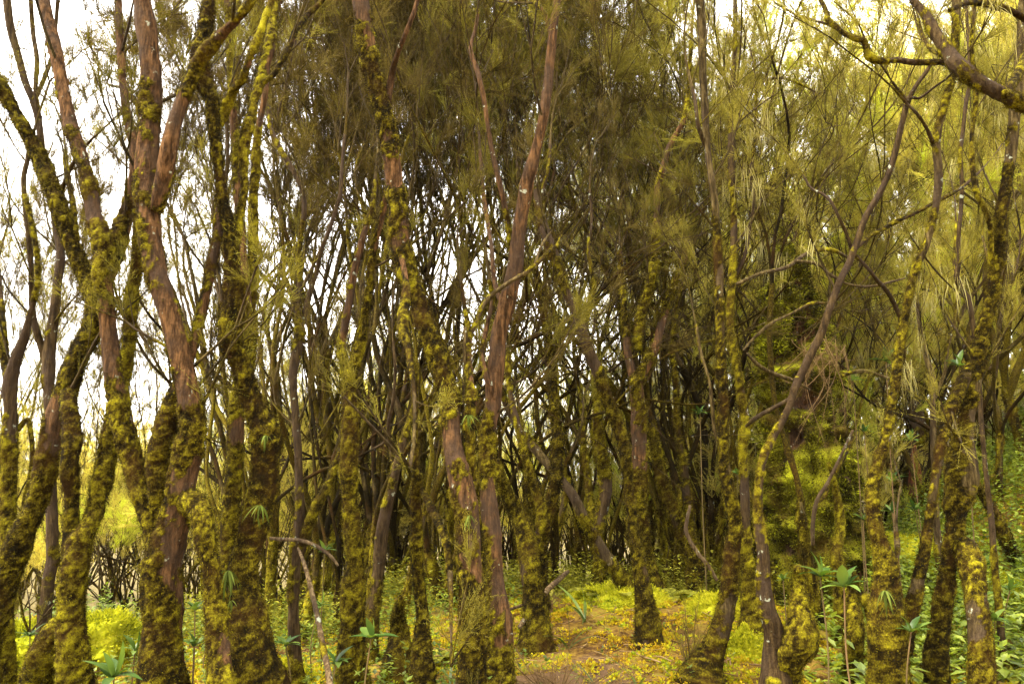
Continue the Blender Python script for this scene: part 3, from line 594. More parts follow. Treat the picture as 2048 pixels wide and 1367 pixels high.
  trunk="1680,1190,28 1676,1130,28 1672,1100,24 1680,1060,19 1678,1020,17 1672,985,15 1664,950,10 1656,925,8", limbs=["1662,962,6 1650,990,7 1634,1010,7 1626,1050,7 1624,1090,7", "1664,955,6 1680,930,6 1694,905,6 1706,870,5"], tw=0),
 dict(label="shaggy cone shaped moss stump between the straight mossy column and the long bearded leaning tree", short="the cone stump", d=5.2, moss=1.0, mat=BARK_DARK, name="mossy_stump", crown=None, cat="stump",
  trunk="794,1345,50 796,1300,50 798,1260,40 800,1225,26 801,1200,14 802,1190,6", limbs=[], tw=0),
 dict(label="thin lumpy mossy stem just before the long bearded leaning tree, knotted at its shoulder", short="the lumpy knotted stem", d=4.7, moss=.98, mat=BARK_DARK,
  trunk="852,1400,46 846,1330,42 842,1285,34 842,1230,24 836,1170,24 834,1110,25 834,1050,25 832,1000,24 836,968,28 834,945,22 830,900,14 830,840,13 828,780,14 826,740,18 818,700,14 812,650,13", limbs=["838,965,14 856,1000,16 868,1025,20 880,1050,18 894,1085,18 900,1140,18"], tw=.7, crown=.9),
 dict(label="dark leaning stem with bare forked top, standing just past the straight mossy column", short="the dark forked leaner", d=5.8, moss=.5, mat=BARK_DARK,
  trunk="746,1240,26 748,1200,24 756,1130,28 762,1080,30 772,1025,28 780,985,25 788,949,22 798,910,17 808,872,16 818,840,12 830,800,10 836,740,9", limbs=["790,945,12 782,900,11 776,850,10 786,800,9 790,740,8 786,680,7"], tw=1.0, crown=.9),
 dict(label="leaning moss streaked pole on the fern slope, propped beyond the twin legged tree", short="the propped pole", d=6.8, moss=.8, mat=BARK_GREY, crown=None,
  trunk="2040,1140,24 2022,1100,24 2002,1060,23 1984,1022,22 1966,990,18 1950,965,12", limbs=["1966,1000,8 1972,960,7 1990,950,6"], tw=0),
 dict(label="forked grey stem with sharp upturned arms between the wavy stem and the twin legged tree", short="the sharp forked stem", d=6.6, moss=.5, mat=BARK_GREY,
  trunk="1874,1060,16 1872,960,15 1868,880,15 1866,820,15 1866,780,14 1862,745,15 1852,715,14 1845,690,13 1838,640,11 1834,590,9 1840,520,8", limbs=["1868,800,10 1880,770,10 1890,740,9 1896,690,8 1910,640,7 1914,600,6"], tw=1.0, hang=.7, crownmat='khaki'),
]
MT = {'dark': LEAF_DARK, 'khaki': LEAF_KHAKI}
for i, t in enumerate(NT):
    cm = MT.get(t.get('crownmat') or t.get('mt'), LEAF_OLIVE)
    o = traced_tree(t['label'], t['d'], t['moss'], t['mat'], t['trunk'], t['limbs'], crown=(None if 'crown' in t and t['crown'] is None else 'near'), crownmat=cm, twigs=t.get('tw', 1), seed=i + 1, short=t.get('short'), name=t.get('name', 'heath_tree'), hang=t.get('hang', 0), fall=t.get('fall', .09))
    if t.get('cat'): o['category'] = t['cat']
# ------------------------------------------------------------------ the heath wood behind: a few kinds, copied
DEBUG = False
CAP = {0: 230, 1: 300, 2: 850, 7: 160, 5: 430, 6: 240, 3: 420, 4: 460, 8: 130, 9: 22}
def make_kind(seed, H, stems, r0, leafkind, lowleaf, spread, split=.36, dens=1.0, hang=0, moss=.7, maxl=5, smin=.8, smax=1.4, up=.9, wander=.5):
    rg = np.random.default_rng(seed)
    G = Grower(seed, leafkind, minr=min(.006 if leafkind != 'far' else .009, r0 * .09), up=up, wander=wander, split=split, leaf_from=2, seg=7, dens=dens, zmin=lowleaf * H)
    base = np.array([0, 0, -.25]); zf = rg.uniform(.2, 1.1)
    top = np.array([rg.normal(0, .1), rg.normal(0, .1), zf])
    tube(G.wood, resample([base, base * .5 + top * .5 + rg.normal(0, .04, 3) * [1, 1, 0], top], [r0 * 1.5, r0 * 1.15, r0 * 1.1], .1)[0], np.interp(np.linspace(0, 1, len(resample([base, base * .5 + top * .5, top], [1, 1, 1], .1)[0])), [0, 1], [r0 * 1.6, r0]), 9, moss=.9, rnd=.4) if False else None
    pts, rad = resample([base, base * .5 + top * .5, top, top + [0, 0, .12]], [r0 * 1.6, r0 * 1.2, r0 * 1.05, r0 * .7], .08)
    bark_tube(G.wood, pts, rad, 10, np.full(len(pts), .85), .25, seed, 1, 1.8)
    for k in range(stems):
        az = k * 2 * pi / stems + rg.uniform(-.5, .5); ti = rg.uniform(.4, 1) * spread
        G.grow(top - [0, 0, .05], [sin(ti) * cos(az), sin(ti) * sin(az), cos(ti)], r0 * rg.uniform(.6, .85), H * rg.uniform(.26, .34), 0, maxl, moss)
    wood = G.wood.mesh("trunk", BARK_FAR)
    if DEBUG: print('KIND', seed, leafkind, 'sprays', len(G.sp), 'woodverts', G.wood.n, flush=True)
    crown = G.leaves(smin, smax, CAP.get(seed // 10 - 10, 350)).mesh("crown", LEAF_WOOD, None, False)
    lich = None
    if hang:
        g = Geo(); hang_lichen(g, [n[0] for n in G.nodes if n[0][2] > 1.2], rg, hang, 1.2); lich = g.mesh("hanging_lichen", LICHEN, None, False) if g.n else None
    return wood, crown, lich
KINDS = {
 'pole': [make_kind(101 + k, 7.5, 2, .058, 'mid', .60, .28, .28, 1.0, up=1.2) for k in range(3)],
 'multi': [make_kind(111 + k, 7.0, 6, .033, 'mid', .40, .28, .24, .8, up=1.5, wander=.4) for k in range(4)],
 'umbrella': [make_kind(121 + k, 7.5, 4, .046, 'mid', .60, .30, .30, 2.4, up=1.3, wander=.38) for k in range(3)],
 'bushy': [make_kind(131 + k, 6.0, 4, .038, 'mid', .12, .40, .34, .9, hang=.35) for k in range(3)],
 'lichen': [make_kind(141 + k, 7.5, 3, .05, 'mid', .15, .36, .32, 1.3, hang=.9) for k in range(3)],
 'crook': [make_kind(181 + k, 7.0, 2, .036, 'mid', .66, .26, .24, .6, up=1.4, moss=1.0, wander=.6, maxl=4) for k in range(5)],
 'wand': [make_kind(191 + k, 5.6, 1 + k % 2, .030, 'mid', .62, .22, .26, .5, up=.9, moss=1.3, wander=.8, maxl=3) for k in range(5)],
 'low': [make_kind(171 + k, 2.4, 6, .022, 'mid', .03, .75, .5, 1.3, up=.9, maxl=3, smin=.7, smax=1.1) for k in range(3)],
 'far': [make_kind(151 + k, 7.5, 4, .055, 'far', .10, .38, .34, 1.5, maxl=4, up=1.3) for k in range(4)],
 'thicket': [make_kind(161 + k, 6.0, 8, .026, 'mid', .05, .34, .24, .5, maxl=4, up=1.4, smin=.6, smax=1.1) for k in range(3)],
}
def use(name, me, mat, parent):
    o = link(name, me, parent)
    if isinstance(mat, tuple): o.color = (*mat, 1)
    return o
FOL = {'dark': (.062, .047, .018), 'olive': (.14, .125, .030), 'green': (.33, .36, .045), 'khaki': (.34, .30, .075), 'pale': (.52, .46, .13)}  # dark: brown twigs with canopy shade put in; pale: hazy distance glow put in
FW = {'dark': 'shade-darkened brown', 'olive': 'olive', 'green': 'yellow green', 'khaki': 'straw coloured', 'pale': 'haze-paled straw'}
KW = {'wand': 'thin wavy sapling', 'crook': 'crooked thin heath', 'pole': 'forked heath tree', 'multi': 'many stemmed heath', 'umbrella': 'spreading heath tree', 'thicket': 'twiggy thicket', 'bushy': 'bushy heath tree', 'lichen': 'lichen hung heath', 'far': 'feathery heath tree', 'low': 'low heath bush'}
seen = {}
rb = np.random.default_rng(21)
def near_name(px):
    c = sorted((abs(a[0] - px), a[2]) for a in ANCH)
    return c
def wood_tree(px, d, kind, fol, s=1.0, zoff=0.):
    x = (px - 1024) / F * d / (cos(PITCH)) ; y = d
    z = float(ground_z(x, y)) + zoff
    ks = KINDS[kind]; v = rb.integers(0, len(ks)); wd, cr, li = ks[v]
    root = empty("heath_bush" if kind == "low" else "heath_tree", (x, y, z)); tl = .16 if kind in ('crook', 'wand') else .05; root.rotation_euler = (rb.normal(0, tl), rb.normal(0, tl), rb.uniform(0, 6.28)); sx = s * rb.uniform(.9, 1.12); root.scale = (sx, sx, s * rb.uniform(.92, 1.1))
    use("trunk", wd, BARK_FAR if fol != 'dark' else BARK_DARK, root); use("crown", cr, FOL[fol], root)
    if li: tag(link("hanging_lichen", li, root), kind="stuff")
    row = 'beyond' if d < 10.5 else 'well beyond' if d < 16 else 'far beyond' if d < 24 else 'misty beyond'
    c = near_name(px); names = [n for _, n in c]
    for a in range(6):
        for b in range(-1, 6):
            if b == a: continue
            lab = f"{FW[fol]} {KW[kind]} {row} {names[a]}" + ("" if b < 0 else f", towards {names[b]}")
            if lab not in seen and len(lab.split()) <= 16: seen[lab] = 1; break
        else: continue
        break
    tag(root, lab, "bush" if kind == "low" else "tree", "heath trees of the wood behind")
# middle distance, by hand for their weight of shade and colour: (pixel x, depth, kind, foliage, scale)
MID = [
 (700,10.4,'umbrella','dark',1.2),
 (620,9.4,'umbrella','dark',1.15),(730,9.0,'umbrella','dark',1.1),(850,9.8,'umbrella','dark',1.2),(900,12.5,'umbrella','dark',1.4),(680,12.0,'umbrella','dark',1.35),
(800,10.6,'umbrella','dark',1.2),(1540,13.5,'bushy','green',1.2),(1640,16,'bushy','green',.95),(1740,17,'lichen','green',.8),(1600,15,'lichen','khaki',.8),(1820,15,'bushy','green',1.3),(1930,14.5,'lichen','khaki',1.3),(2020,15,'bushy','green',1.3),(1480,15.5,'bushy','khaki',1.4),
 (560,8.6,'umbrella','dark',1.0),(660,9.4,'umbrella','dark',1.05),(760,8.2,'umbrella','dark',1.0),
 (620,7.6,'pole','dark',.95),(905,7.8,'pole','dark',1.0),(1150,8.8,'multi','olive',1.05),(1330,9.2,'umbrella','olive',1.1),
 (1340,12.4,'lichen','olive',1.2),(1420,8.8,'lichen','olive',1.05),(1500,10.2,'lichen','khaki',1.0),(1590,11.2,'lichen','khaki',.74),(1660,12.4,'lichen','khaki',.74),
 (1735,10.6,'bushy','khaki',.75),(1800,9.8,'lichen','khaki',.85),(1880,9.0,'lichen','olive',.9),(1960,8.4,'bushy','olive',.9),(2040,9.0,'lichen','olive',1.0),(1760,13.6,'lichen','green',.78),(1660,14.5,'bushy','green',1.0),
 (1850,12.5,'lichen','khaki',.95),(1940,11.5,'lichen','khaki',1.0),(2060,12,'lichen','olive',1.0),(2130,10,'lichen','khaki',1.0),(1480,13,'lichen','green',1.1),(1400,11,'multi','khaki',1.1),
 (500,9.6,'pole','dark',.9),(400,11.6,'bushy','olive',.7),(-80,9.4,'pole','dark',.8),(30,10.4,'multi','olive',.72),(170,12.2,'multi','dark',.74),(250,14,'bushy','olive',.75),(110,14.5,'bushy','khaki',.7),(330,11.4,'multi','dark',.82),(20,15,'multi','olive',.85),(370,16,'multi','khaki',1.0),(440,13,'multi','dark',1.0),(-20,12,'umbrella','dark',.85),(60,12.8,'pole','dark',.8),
 (1190,13.5,'multi','green',1.1),(780,10.2,'pole','dark',1.1),(1290,10.4,'pole','dark',1.1),(1380,10.0,'pole','olive',1.1),
 
]
for m in MID: wood_tree(*m)
for k in range(34):   # second row
    px = -150 + k * 71 + rb.uniform(-25, 25); d = rb.uniform(14, 20)
    if 860 < px < 1130: continue
    left = px < 500; right = px > 1350
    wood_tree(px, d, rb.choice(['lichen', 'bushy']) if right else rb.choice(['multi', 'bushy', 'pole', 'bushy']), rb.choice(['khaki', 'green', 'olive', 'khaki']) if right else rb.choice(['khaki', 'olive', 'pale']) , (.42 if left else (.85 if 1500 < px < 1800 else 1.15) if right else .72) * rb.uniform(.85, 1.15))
for k in range(46):   # far row, hazy distance put into its pale tint
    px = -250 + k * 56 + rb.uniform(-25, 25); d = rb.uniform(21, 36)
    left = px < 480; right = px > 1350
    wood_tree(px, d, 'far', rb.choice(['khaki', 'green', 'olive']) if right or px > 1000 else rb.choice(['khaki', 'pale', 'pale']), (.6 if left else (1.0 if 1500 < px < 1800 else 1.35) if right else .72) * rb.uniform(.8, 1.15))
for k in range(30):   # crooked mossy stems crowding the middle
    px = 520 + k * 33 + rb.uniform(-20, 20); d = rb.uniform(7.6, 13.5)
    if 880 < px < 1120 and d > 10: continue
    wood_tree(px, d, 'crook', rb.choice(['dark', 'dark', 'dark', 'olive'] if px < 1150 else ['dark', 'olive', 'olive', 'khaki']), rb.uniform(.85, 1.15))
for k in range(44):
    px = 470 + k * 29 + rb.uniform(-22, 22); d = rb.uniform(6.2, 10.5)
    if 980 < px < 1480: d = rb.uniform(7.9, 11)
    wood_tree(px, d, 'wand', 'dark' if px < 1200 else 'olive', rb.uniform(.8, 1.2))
for k in range(7):
    wood_tree(1760 + k * 50 + rb.uniform(-15, 15), rb.uniform(7.5, 12), 'crook', rb.choice(['khaki', 'olive']), rb.uniform(.65, .9))
for k in range(75):   # twiggy young growth closing the slope under the crowns
    px = 150 + k * 21 + rb.uniform(-25, 25); d = rb.uniform(10.5, 19)
    wood_tree(px, d, 'thicket', rb.choice(['pale', 'pale', 'green', 'khaki']), rb.uniform(.5, .8) * (.7 if px < 500 else 1))

for k in range(92):   # low heath bushes on the slope behind
    px = -150 + k * 26 + rb.uniform(-25, 25); d = rb.uniform(9.4, 22) if px < 1400 else rb.uniform(9, 16)
    wood_tree(px, d, 'low', rb.choice(['pale', 'pale', 'green', 'khaki']), rb.uniform(.55, 1.0) if d < 13 else rb.uniform(.9, 1.4))

for (x, y, kd) in [(-2.6,-1.5,'umbrella'),(.2,-3.6,'umbrella'),(-4.5,.6,'multi'),(4.6,.4,'umbrella'),(-5.5,-3.5,'umbrella'),(5.2,-4,'umbrella'),(2,-7,'umbrella'),(6.5,2.5,'multi'),(-6.8,2.2,'pole'),(8,-1,'umbrella'),(-3.5,-8,'bushy'),(4.5,-8.5,'bushy'),(0,-10,'bushy'),(9,4,'lichen'),(-4,-5,'bushy'),(3.4,-5.5,'bushy')]:  # unseen trees added around the camera to darken the near trunks
    wd, cr, li = KINDS[kd][rb.integers(0, 3)]; o = empty("heath_tree", (x, y, float(ground_z(x, y)))); o.rotation_euler = (0, 0, rb.uniform(0, 6.28))
    use("trunk", wd, BARK_FAR, o); use("crown", cr, FOL["olive"], o); tag(o, "unseen heath tree of the same wood, added around the photographer for its shade", "tree", "added shade trees around the camera")

# ------------------------------------------------------------------ the big rotten stump, wrapped in moss
def stump():
    root = empty("mossy_stump", P(1630, 1150, 7.6) * [1, 1, 0] + [0, 0, float(ground_z(P(1630, 1150, 7.6)[0], 7.6))]); off = np.array(root.location)
    tag(root, "massive rotten stump buried in bright green moss ledges, behind the sweeping diagonal stem", "stump")
    def body(name, tr, seed, amp, d=7.6):
        ch = parse(tr); pts = np.array([P(x, y, d) for x, y, _ in ch]); rad = np.array([c[2] for c in ch]) / 2 / F * d
        p, r = resample(pts, rad, .03); seg = 56
        T, N, B = frames(p); a = np.arange(seg) * 2 * pi / seg
        dirs = np.cos(a)[None, :, None] * N[:, None] + np.sin(a)[None, :, None] * B[:, None]
        b = p[:, None] + dirs * r[:, None, None]
        led = fbm(b * np.array([4.2, 4.2, 5.0]), seed, 3); sh = 1 - np.abs(2 * fbm(b * 4.4, seed + 4, 2) - 1)
        v = b + dirs * ((led - .5) * amp * 2.6 + (sh - .75) * amp * 1.7 + (fbm(b * 14, seed + 2) - .5) * .05)[..., None]
        n = len(p); i = np.arange(n - 1)[:, None] * seg; j = np.arange(seg)[None]; jn = (j + 1) % seg
        m = sstep(.45, .57, led * .6 + sh * .3 + .06)
        g = Geo(); g.add(v, quad=np.stack([i + j, i + jn, i + jn + seg, i + j + seg], -1).reshape(-1, 4), moss=m.ravel(), rnd=np.clip(led * 1.1, 0, 1).ravel())
        c = p[-1] + [0, 0, .05]; ring = v[-1]; g.add(np.vstack([ring, [c]]), tri=[[k, (k + 1) % seg, seg] for k in range(seg)], moss=.8)
        rg = np.random.default_rng(seed); k = 36000; ii = rg.integers(0, n, k); jj = rg.integers(0, seg, k); ok = m[ii, jj] > rg.uniform(.2, .9, k); ii = ii[ok]; jj = jj[ok]; k = len(ii)
        q = v[ii, jj] + rg.normal(0, .012, (k, 3)); dd = unit(dirs[ii, jj] + rg.normal(0, .5, (k, 3)) + [0, 0, .1]); s = unit(np.cross(dd, rg.normal(0, 1, (k, 3)))) * rg.uniform(.004, .008, (k, 1)); L = rg.uniform(.015, .045, (k, 1))
        g.add(np.stack([q - s, q + s, q + dd * L], 1).reshape(-1, 3), tri=np.arange(3 * k).reshape(-1, 3), moss=1., rnd=np.repeat(np.clip(led[ii, jj] * .9 + rg.normal(0.05, .3, k), 0, 1), 3))
        if amp > .1:      # bulging moss cushions all over the trunk
            for _ in range(55):
                e = rg.integers(4, n - 6); f_ = rg.integers(0, seg)
                c = v[e, f_]; rr2 = rg.uniform(.04, .11) * min(1, r[e] / .3 + .3); th = np.linspace(0, pi, 16)[:, None]; az = np.linspace(0, 2 * pi, 28, endpoint=False)[None]
                ds = np.stack([np.sin(th) * np.cos(az), np.sin(th) * np.sin(az), np.cos(th) + 0 * az], -1); nz = fbm(ds * 2 + c * 3, 9); w2 = c + ds * (rr2 * (.6 + .8 * nz))[..., None] * [1.1, 1.0, .7]
                ii = np.arange(15)[:, None] * 28; jj = np.arange(28)[None]; jn2 = (jj + 1) % 28; gr = rg.uniform(.25, .70)
                g.add(w2, quad=np.stack([ii + jj, ii + jj + 28, ii + jn2 + 28, ii + jn2], -1).reshape(-1, 4), moss=1., rnd=np.clip(gr + (nz - .5), 0, 1).ravel())
                kk = 420; q2 = unit(rg.normal(0, 1, (kk, 3))); b2 = c + q2 * rr2 * [1.1, 1.0, .7] * rg.uniform(.75, 1.15, (kk, 1)); s2 = unit(np.cross(q2, rg.normal(0, 1, (kk, 3)))) * .005
                g.add(np.stack([b2 - s2, b2 + s2, b2 + unit(q2 + rg.normal(0, .4, (kk, 3)) + [0, 0, -.7]) * rg.uniform(.015, .06, (kk, 1))], 1).reshape(-1, 3), tri=np.arange(3 * kk).reshape(-1, 3), moss=1., rnd=np.repeat(np.clip(gr + rg.normal(0, .25, kk), 0, 1), 3))
        link(name, g.mesh(name, BARK_STUMP, off), root)
    body("trunk", "1646,1190,215 1636,1130,170 1628,1070,150 1624,1010,140 1620,960,138 1614,920,128 1608,880,118 1602,850,110 1596,800,112 1592,740,120 1590,690,112 1588,640,96 1584,600,80 1580,560,62 1576,520,46 1572,498,24", 77, .15)
    body("moss_ledge", "1672,1000,24 1676,988,44 1684,976,52 1698,966,46 1708,960,28 1712,956,12", 79, .05, 7.25)
    body("broken_spire", "1548,760,20 1548,720,44 1550,680,50 1548,640,38 1550,600,20 1552,572,8", 85, .05, 7.4)
stump()
# second, far stump with red broken heartwood
def red_stump():
    b = P(1836, 1000, 10.4); gz = float(ground_z(b[0], b[1])); root = empty("broken_stump", (b[0], b[1], gz)); off = np.array(root.location)
    tag(root, "broken stump with torn red heartwood showing above the leafy slope", "stump")
    for nm, tr, mt, ms in (("bark", "1832,1040,56 1834,980,50 1832,920,48 1836,880,44 1832,830,34 1830,800,16", BARK_DARK, .6), ("heartwood", "1828,990,30 1830,950,26 1828,915,16 1830,890,5", bark_material("red_wood", (.05, .012, .006), (.15, .035, .014), (.26, .09, .04)), .05)):
        ch = parse(tr); dd = 10.4 if nm == "bark" else 10.22; p, r = resample([P(x, y, dd) for x, y, _ in ch], [c[2] / 2 / F * dd for c in ch], .04); g = Geo(); bark_tube(g, p, r, 14, np.full(len(p), ms), .4, 5, 1.5, 2); link(nm, g.mesh(nm, mt, off), root)
red_stump()

# ------------------------------------------------------------------ small plants
def leaf(g, p, d, up, L, W, curl=.3, n=5, rnd=.5, point=1.):
    """one blade of a leaf with a mid fold"""
    d = unit(np.array(d, float)); s = unit(np.cross(d, up)); u = np.cross(s, d); t = np.linspace(0, 1, n)
    c = np.array(p)[None] + d[None] * (t * L)[:, None] + u[None] * (-(t ** 2) * curl * L)[:, None]
    wv = W * np.sin(np.pi * np.clip(t * .93 + .07, 0, 1)) ** .8 * (1 - .1 * t); wv[-1] = 0.0005
    l = c + s * wv[:, None] + u * (wv * .25)[:, None]; r_ = c - s * wv[:, None] + u * (wv * .25)[:, None]
    V = np.stack([l, c, r_], 1).reshape(-1, 3); Q = []
    for k in range(n - 1): a = k * 3; Q += [[a, a + 1, a + 4, a + 3], [a + 1, a + 2, a + 5, a + 4]]
    g.add(V, quad=Q, rnd=rnd)
def drop(px, py, d):
    q = P(px, py, d); return q
def rosette(px, py, d, size, label, n=9, stemh=None, group="rosette plants among the trunks", big=False):
    """leaf rosette on a thin stem; px, py is where the rosette sits in the view"""
    c = P(px, py, d); gz = float(ground_z(c[0], c[1])); base = np.array([c[0] + R.normal(0, .03), c[1], gz])
    if c[2] < gz + .04: c = np.array([c[0], c[1], gz + .05])
    root = empty("rosette_plant", base); tag(root, label, "plant", group)
    g = Geo(); mid = (base + c) / 2 + R.normal(0, .02, 3) * [1, 1, 0]; p, r = resample([base - [0, 0, .05], mid, c], [.008, .006, .005], .05); tube(g, p, r * .7, 6, rnd=.6)
    link("stem", g.mesh("stem", STEM, base), root)
    for k in range(n):
        az = k * 2.4 + R.uniform(-.3, .3); el = R.uniform(.15, .8) if k < n * .7 else R.uniform(.9, 1.3); g = Geo(); L = size * R.uniform(.75, 1.15)
        leaf(g, c + R.normal(0, .004, 3), [cos(az) * cos(el), sin(az) * cos(el), sin(el)], [0, 0, 1] if el < 1.2 else [1, 0, 0], L, L * R.uniform(.15, .23), R.uniform(.1, .5), 6, R.uniform(0, 1))
        link("leaf", g.mesh("leaf", LEAF_ROSETTE, base), root)
ROS = [(228,1352,3.6,.15,"rosette with broad upright leaves at the foot of the shaggy kneed tree"),(742,1276,3.9,.12,"bright rosette with four broad leaves in front of the straight mossy column"),(1566,1158,4.9,.05,"tiny rosette sitting on the mossy stem before the big stump"),
 (1640,1152,4.2,.13,"tall stalked rosette with paddle leaves, nearer the big stump"),(1688,1172,4.1,.12,"tall stalked rosette with drooping leaves before the moss post"),(1822,1262,4.3,.11,"glossy rosette between the feet of the wavy stem and twin legged tree"),(1918,730,6.0,.14,"upright rosette perched high beside the twin legged tree"),
 (1706,760,6.6,.10,"flat rosette level with the white lichened twig"),(1772,722,6.4,.14,"wide flat rosette on a tall stalk beside the wavy stem"),(1400,826,6.6,.08,"small rosette among dark stems near the pale lichen pole"),(1476,948,6.6,.09,"pointed rosette beside the black topped pole"),
 (1728,862,7.0,.10,"rosette above the stump shoulder"),(1822,880,7.2,.11,"rosette before the broken red stump"),(1784,962,6.6,.13,"tall green rosette before the propped trunk on the slope"),(1726,1038,6.4,.09,"star shaped rosette low on the stump flank"),(1830,1018,6.6,.10,"thin stalked rosette over the yellow slope"),
 (1784,1022,6.5,.11,"dull green rosette beneath the tall green one"),(1970,1130,5.6,.10,"spiky rosette by the foot of the propped pole"),(1990,1240,5.2,.10,"low rosette between the twin legs and the picture edge"),(390,1218,4.6,.10,"pale rosette between the reddish forked tree and its bent leg"),(388,1290,4.4,.09,"small rosette low between the two trunks"),
 (270,1300,4.4,.10,"rosette against the thick reddish trunk foot"),(420,1190,6.4,.08,"tiny pale rosette in the gap of the trunks"),(60,1270,4.8,.09,"rosette by the edge stem"),(300,1190,5.2,.09,"rosette leaning over the yellow moss hump"),(572,1290,4.5,.09,"rosette by the crooked slender tree"),
 (672,1326,4.2,.10,"rosette at the flared foot of the mossy column"),(640,1210,5.6,.09,"rosette beneath the slanted stem"),(1284,1180,6.8,.10,"bluish rosette at the foot of the stout Y shaped tree"),(650,1100,6.0,.09,"blue green rosette in the mid thicket"),(1960,1200,5.4,.12,"broad rosette behind the twin legged tree"),(2020,1180,5.6,.10,"rosette at the picture edge on the slope")]
for q in ROS: rosette(*q)

LEAF_FERN_DARK = leaf_material('trunk_fern_leaf', [(.3, (.02, .028, .006)), (.6, (.055, .075, .012)), (.9, (.12, .15, .03))], .3, 6)
def strap_plant(px, py, d, L, n, label, on=None, group="strap leaved plants", spread=1.0):
    c = P(px, py, d)
    if on is None: c[2] = float(ground_z(c[0], c[1])) - .01
    root = empty("strap_leaf_plant", c); tag(root, label, "plant", group)
    for k in range(n):
        az = R.uniform(0, 2 * pi) if on is None else R.uniform(pi, 2 * pi); el = R.uniform(.6, 1.45) / spread if on is None else R.uniform(-1.2, .3)
        g = Geo(); l = L * R.uniform(.35, 1.1); dd = np.array([cos(az) * cos(el), sin(az) * cos(el), sin(el)])
        leaf(g, c, dd, [0, 0, 1.] if abs(dd[2]) < .95 else [1., 0, 0], l, l * .028 + .003, R.uniform(.2, .8) if on is None else R.uniform(.8, 1.3), 9, R.uniform(.2, 1))
        link("leaf", g.mesh("leaf", LEAF_BLADE if on is None else LEAF_FERN_DARK, c), root)
for q in [(1170,1215,6.2,.42,9,"tall strap leaved clump on the crest of the orange moss mound"),(1136,1252,5.7,.36,5,"narrow strap leaved clump just below the tall one"),(1196,1355,4.9,.28,5,"small strap leaved tuft low on the orange mound"),(1276,1350,4.8,.26,3,"single bladed tuft beside the small strap leaved one"),
          (900,1310,4.9,.30,9,"strap leaved clump between the cone stump and the long bearded leaning tree"),(1000,1350,4.6,.16,5,"low grassy tuft at the foot of the long bearded leaning tree"),(1290,1190,7.0,.2,7,"dry tipped strap leaves under the stout Y shaped tree"),(1880,1330,4.6,.2,6,"strap leaves by the twin feet"),(1490,1230,5.6,.2,6,"grassy tuft behind the pale lichen pole"),(1560,1240,5.6,.18,6,"grassy tuft at the base of the stump")]:
    strap_plant(*q)
for q in [(456,1140,3.80,.16,8,"drooping strap fern tuft growing on the broad shaggy trunk"),(520,1010,3.82,.12,6,"arching strap ferns sprouting at the waist of the broad shaggy tree"),(532,870,3.84,.08,5,"short strap ferns hanging in the moss knob of the broad shaggy tree"),(936,830,3.95,.09,4,"curled strap fern on the long bearded leaning tree"),(1770,1180,4.3,.14,5,"limp strap ferns on the fat shaggy foot"),(940,1030,3.9,.10,3,"strap fern lower on the long bearded leaning tree"),(462,1200,3.8,.10,4,"strap ferns beneath the tuft on the broad shaggy trunk")]:
    q = list(q); q[4] = int(q[4] * 3); q[3] *= .62; strap_plant(*q, on=1, group="ferns growing on trunks")

def fern(px, py, d, L, n, label):
    c = P(px, py, d); c[2] = float(ground_z(c[0], c[1])) + .01; root = empty("fern", c); tag(root, label, "fern", "ferns on the moss")
    for k in range(n):
        az = k * 2 * pi / n + R.uniform(-.4, .4); g = Geo(); l = L * R.uniform(.7, 1.1); t = np.linspace(0, 1, 12); el = R.uniform(.7, 1.1)
        h = np.array([cos(az), sin(az), 0]); p = c[None] + h[None] * (t * l * cos(el) + t ** 2 * l * .3)[:, None] + np.array([0, 0, 1])[None] * (t * l * sin(el) - t ** 2 * l * .55)[:, None]
        tube(g, p, np.linspace(.003, .001, 12), 3, rnd=.2); side = np.cross(h, [0, 0, 1]); T = unit(np.gradient(p, axis=0))
        for j in range(1, 12):
            for sub in (0, .5):
                if j + sub > 11: continue
                q = p[j] if not sub else (p[j] + p[min(j + 1, 11)]) / 2; pl = l * .26 * np.sin(np.pi * min(1, (j + sub) / 12 * .85 + .15)) ** .7
                for sg in (-1, 1):
                    dr = unit(side * sg + T[j] * .45 + np.array([0, 0, -.12])); leaf(g, q, dr, np.cross(dr, side), pl, pl * .14 + .002, .2, 4, R.uniform(.1, 1))
        link("frond", g.mesh("frond", LEAF_FERN, c), root)
for q in [(1090,1180,7.0,.26,5,"grey green fern behind the fallen stick"),(1200,1205,6.9,.32,7,"large fern at the back of the orange mound"),(1232,1200,6.8,.30,6,"fern tucked against the stout Y shaped tree"),(1346,1180,7.0,.28,6,"fern between the Y shaped tree and the leaning fern foot trunk"),(880,1215,5.6,.2,5,"dark fern beside the lumpy knotted stem"),(812,1340,4.6,.18,5,"small fern at the cone stump"),
          (720,1350,4.2,.16,5,"small fern by the flared mossy column"),(1880,1300,4.9,.2,6,"bluish fern between the twin feet"),(2010,1260,5.2,.26,6,"fern near the edge beyond the twin legged tree"),(1420,1170,6.8,.24,6,"yellowing fern behind the pale lichen pole"),(1500,1170,7.4,.26,6,"fern at the dark foot of the black topped pole"),(650,1260,5.0,.2,5,"fern by the crooked slender tree"),(1590,1180,7.2,.24,6,"fern against the base of the great stump"),(1730,1180,6.4,.24,6,"fern beyond the moss post")]:
    fern(*q)

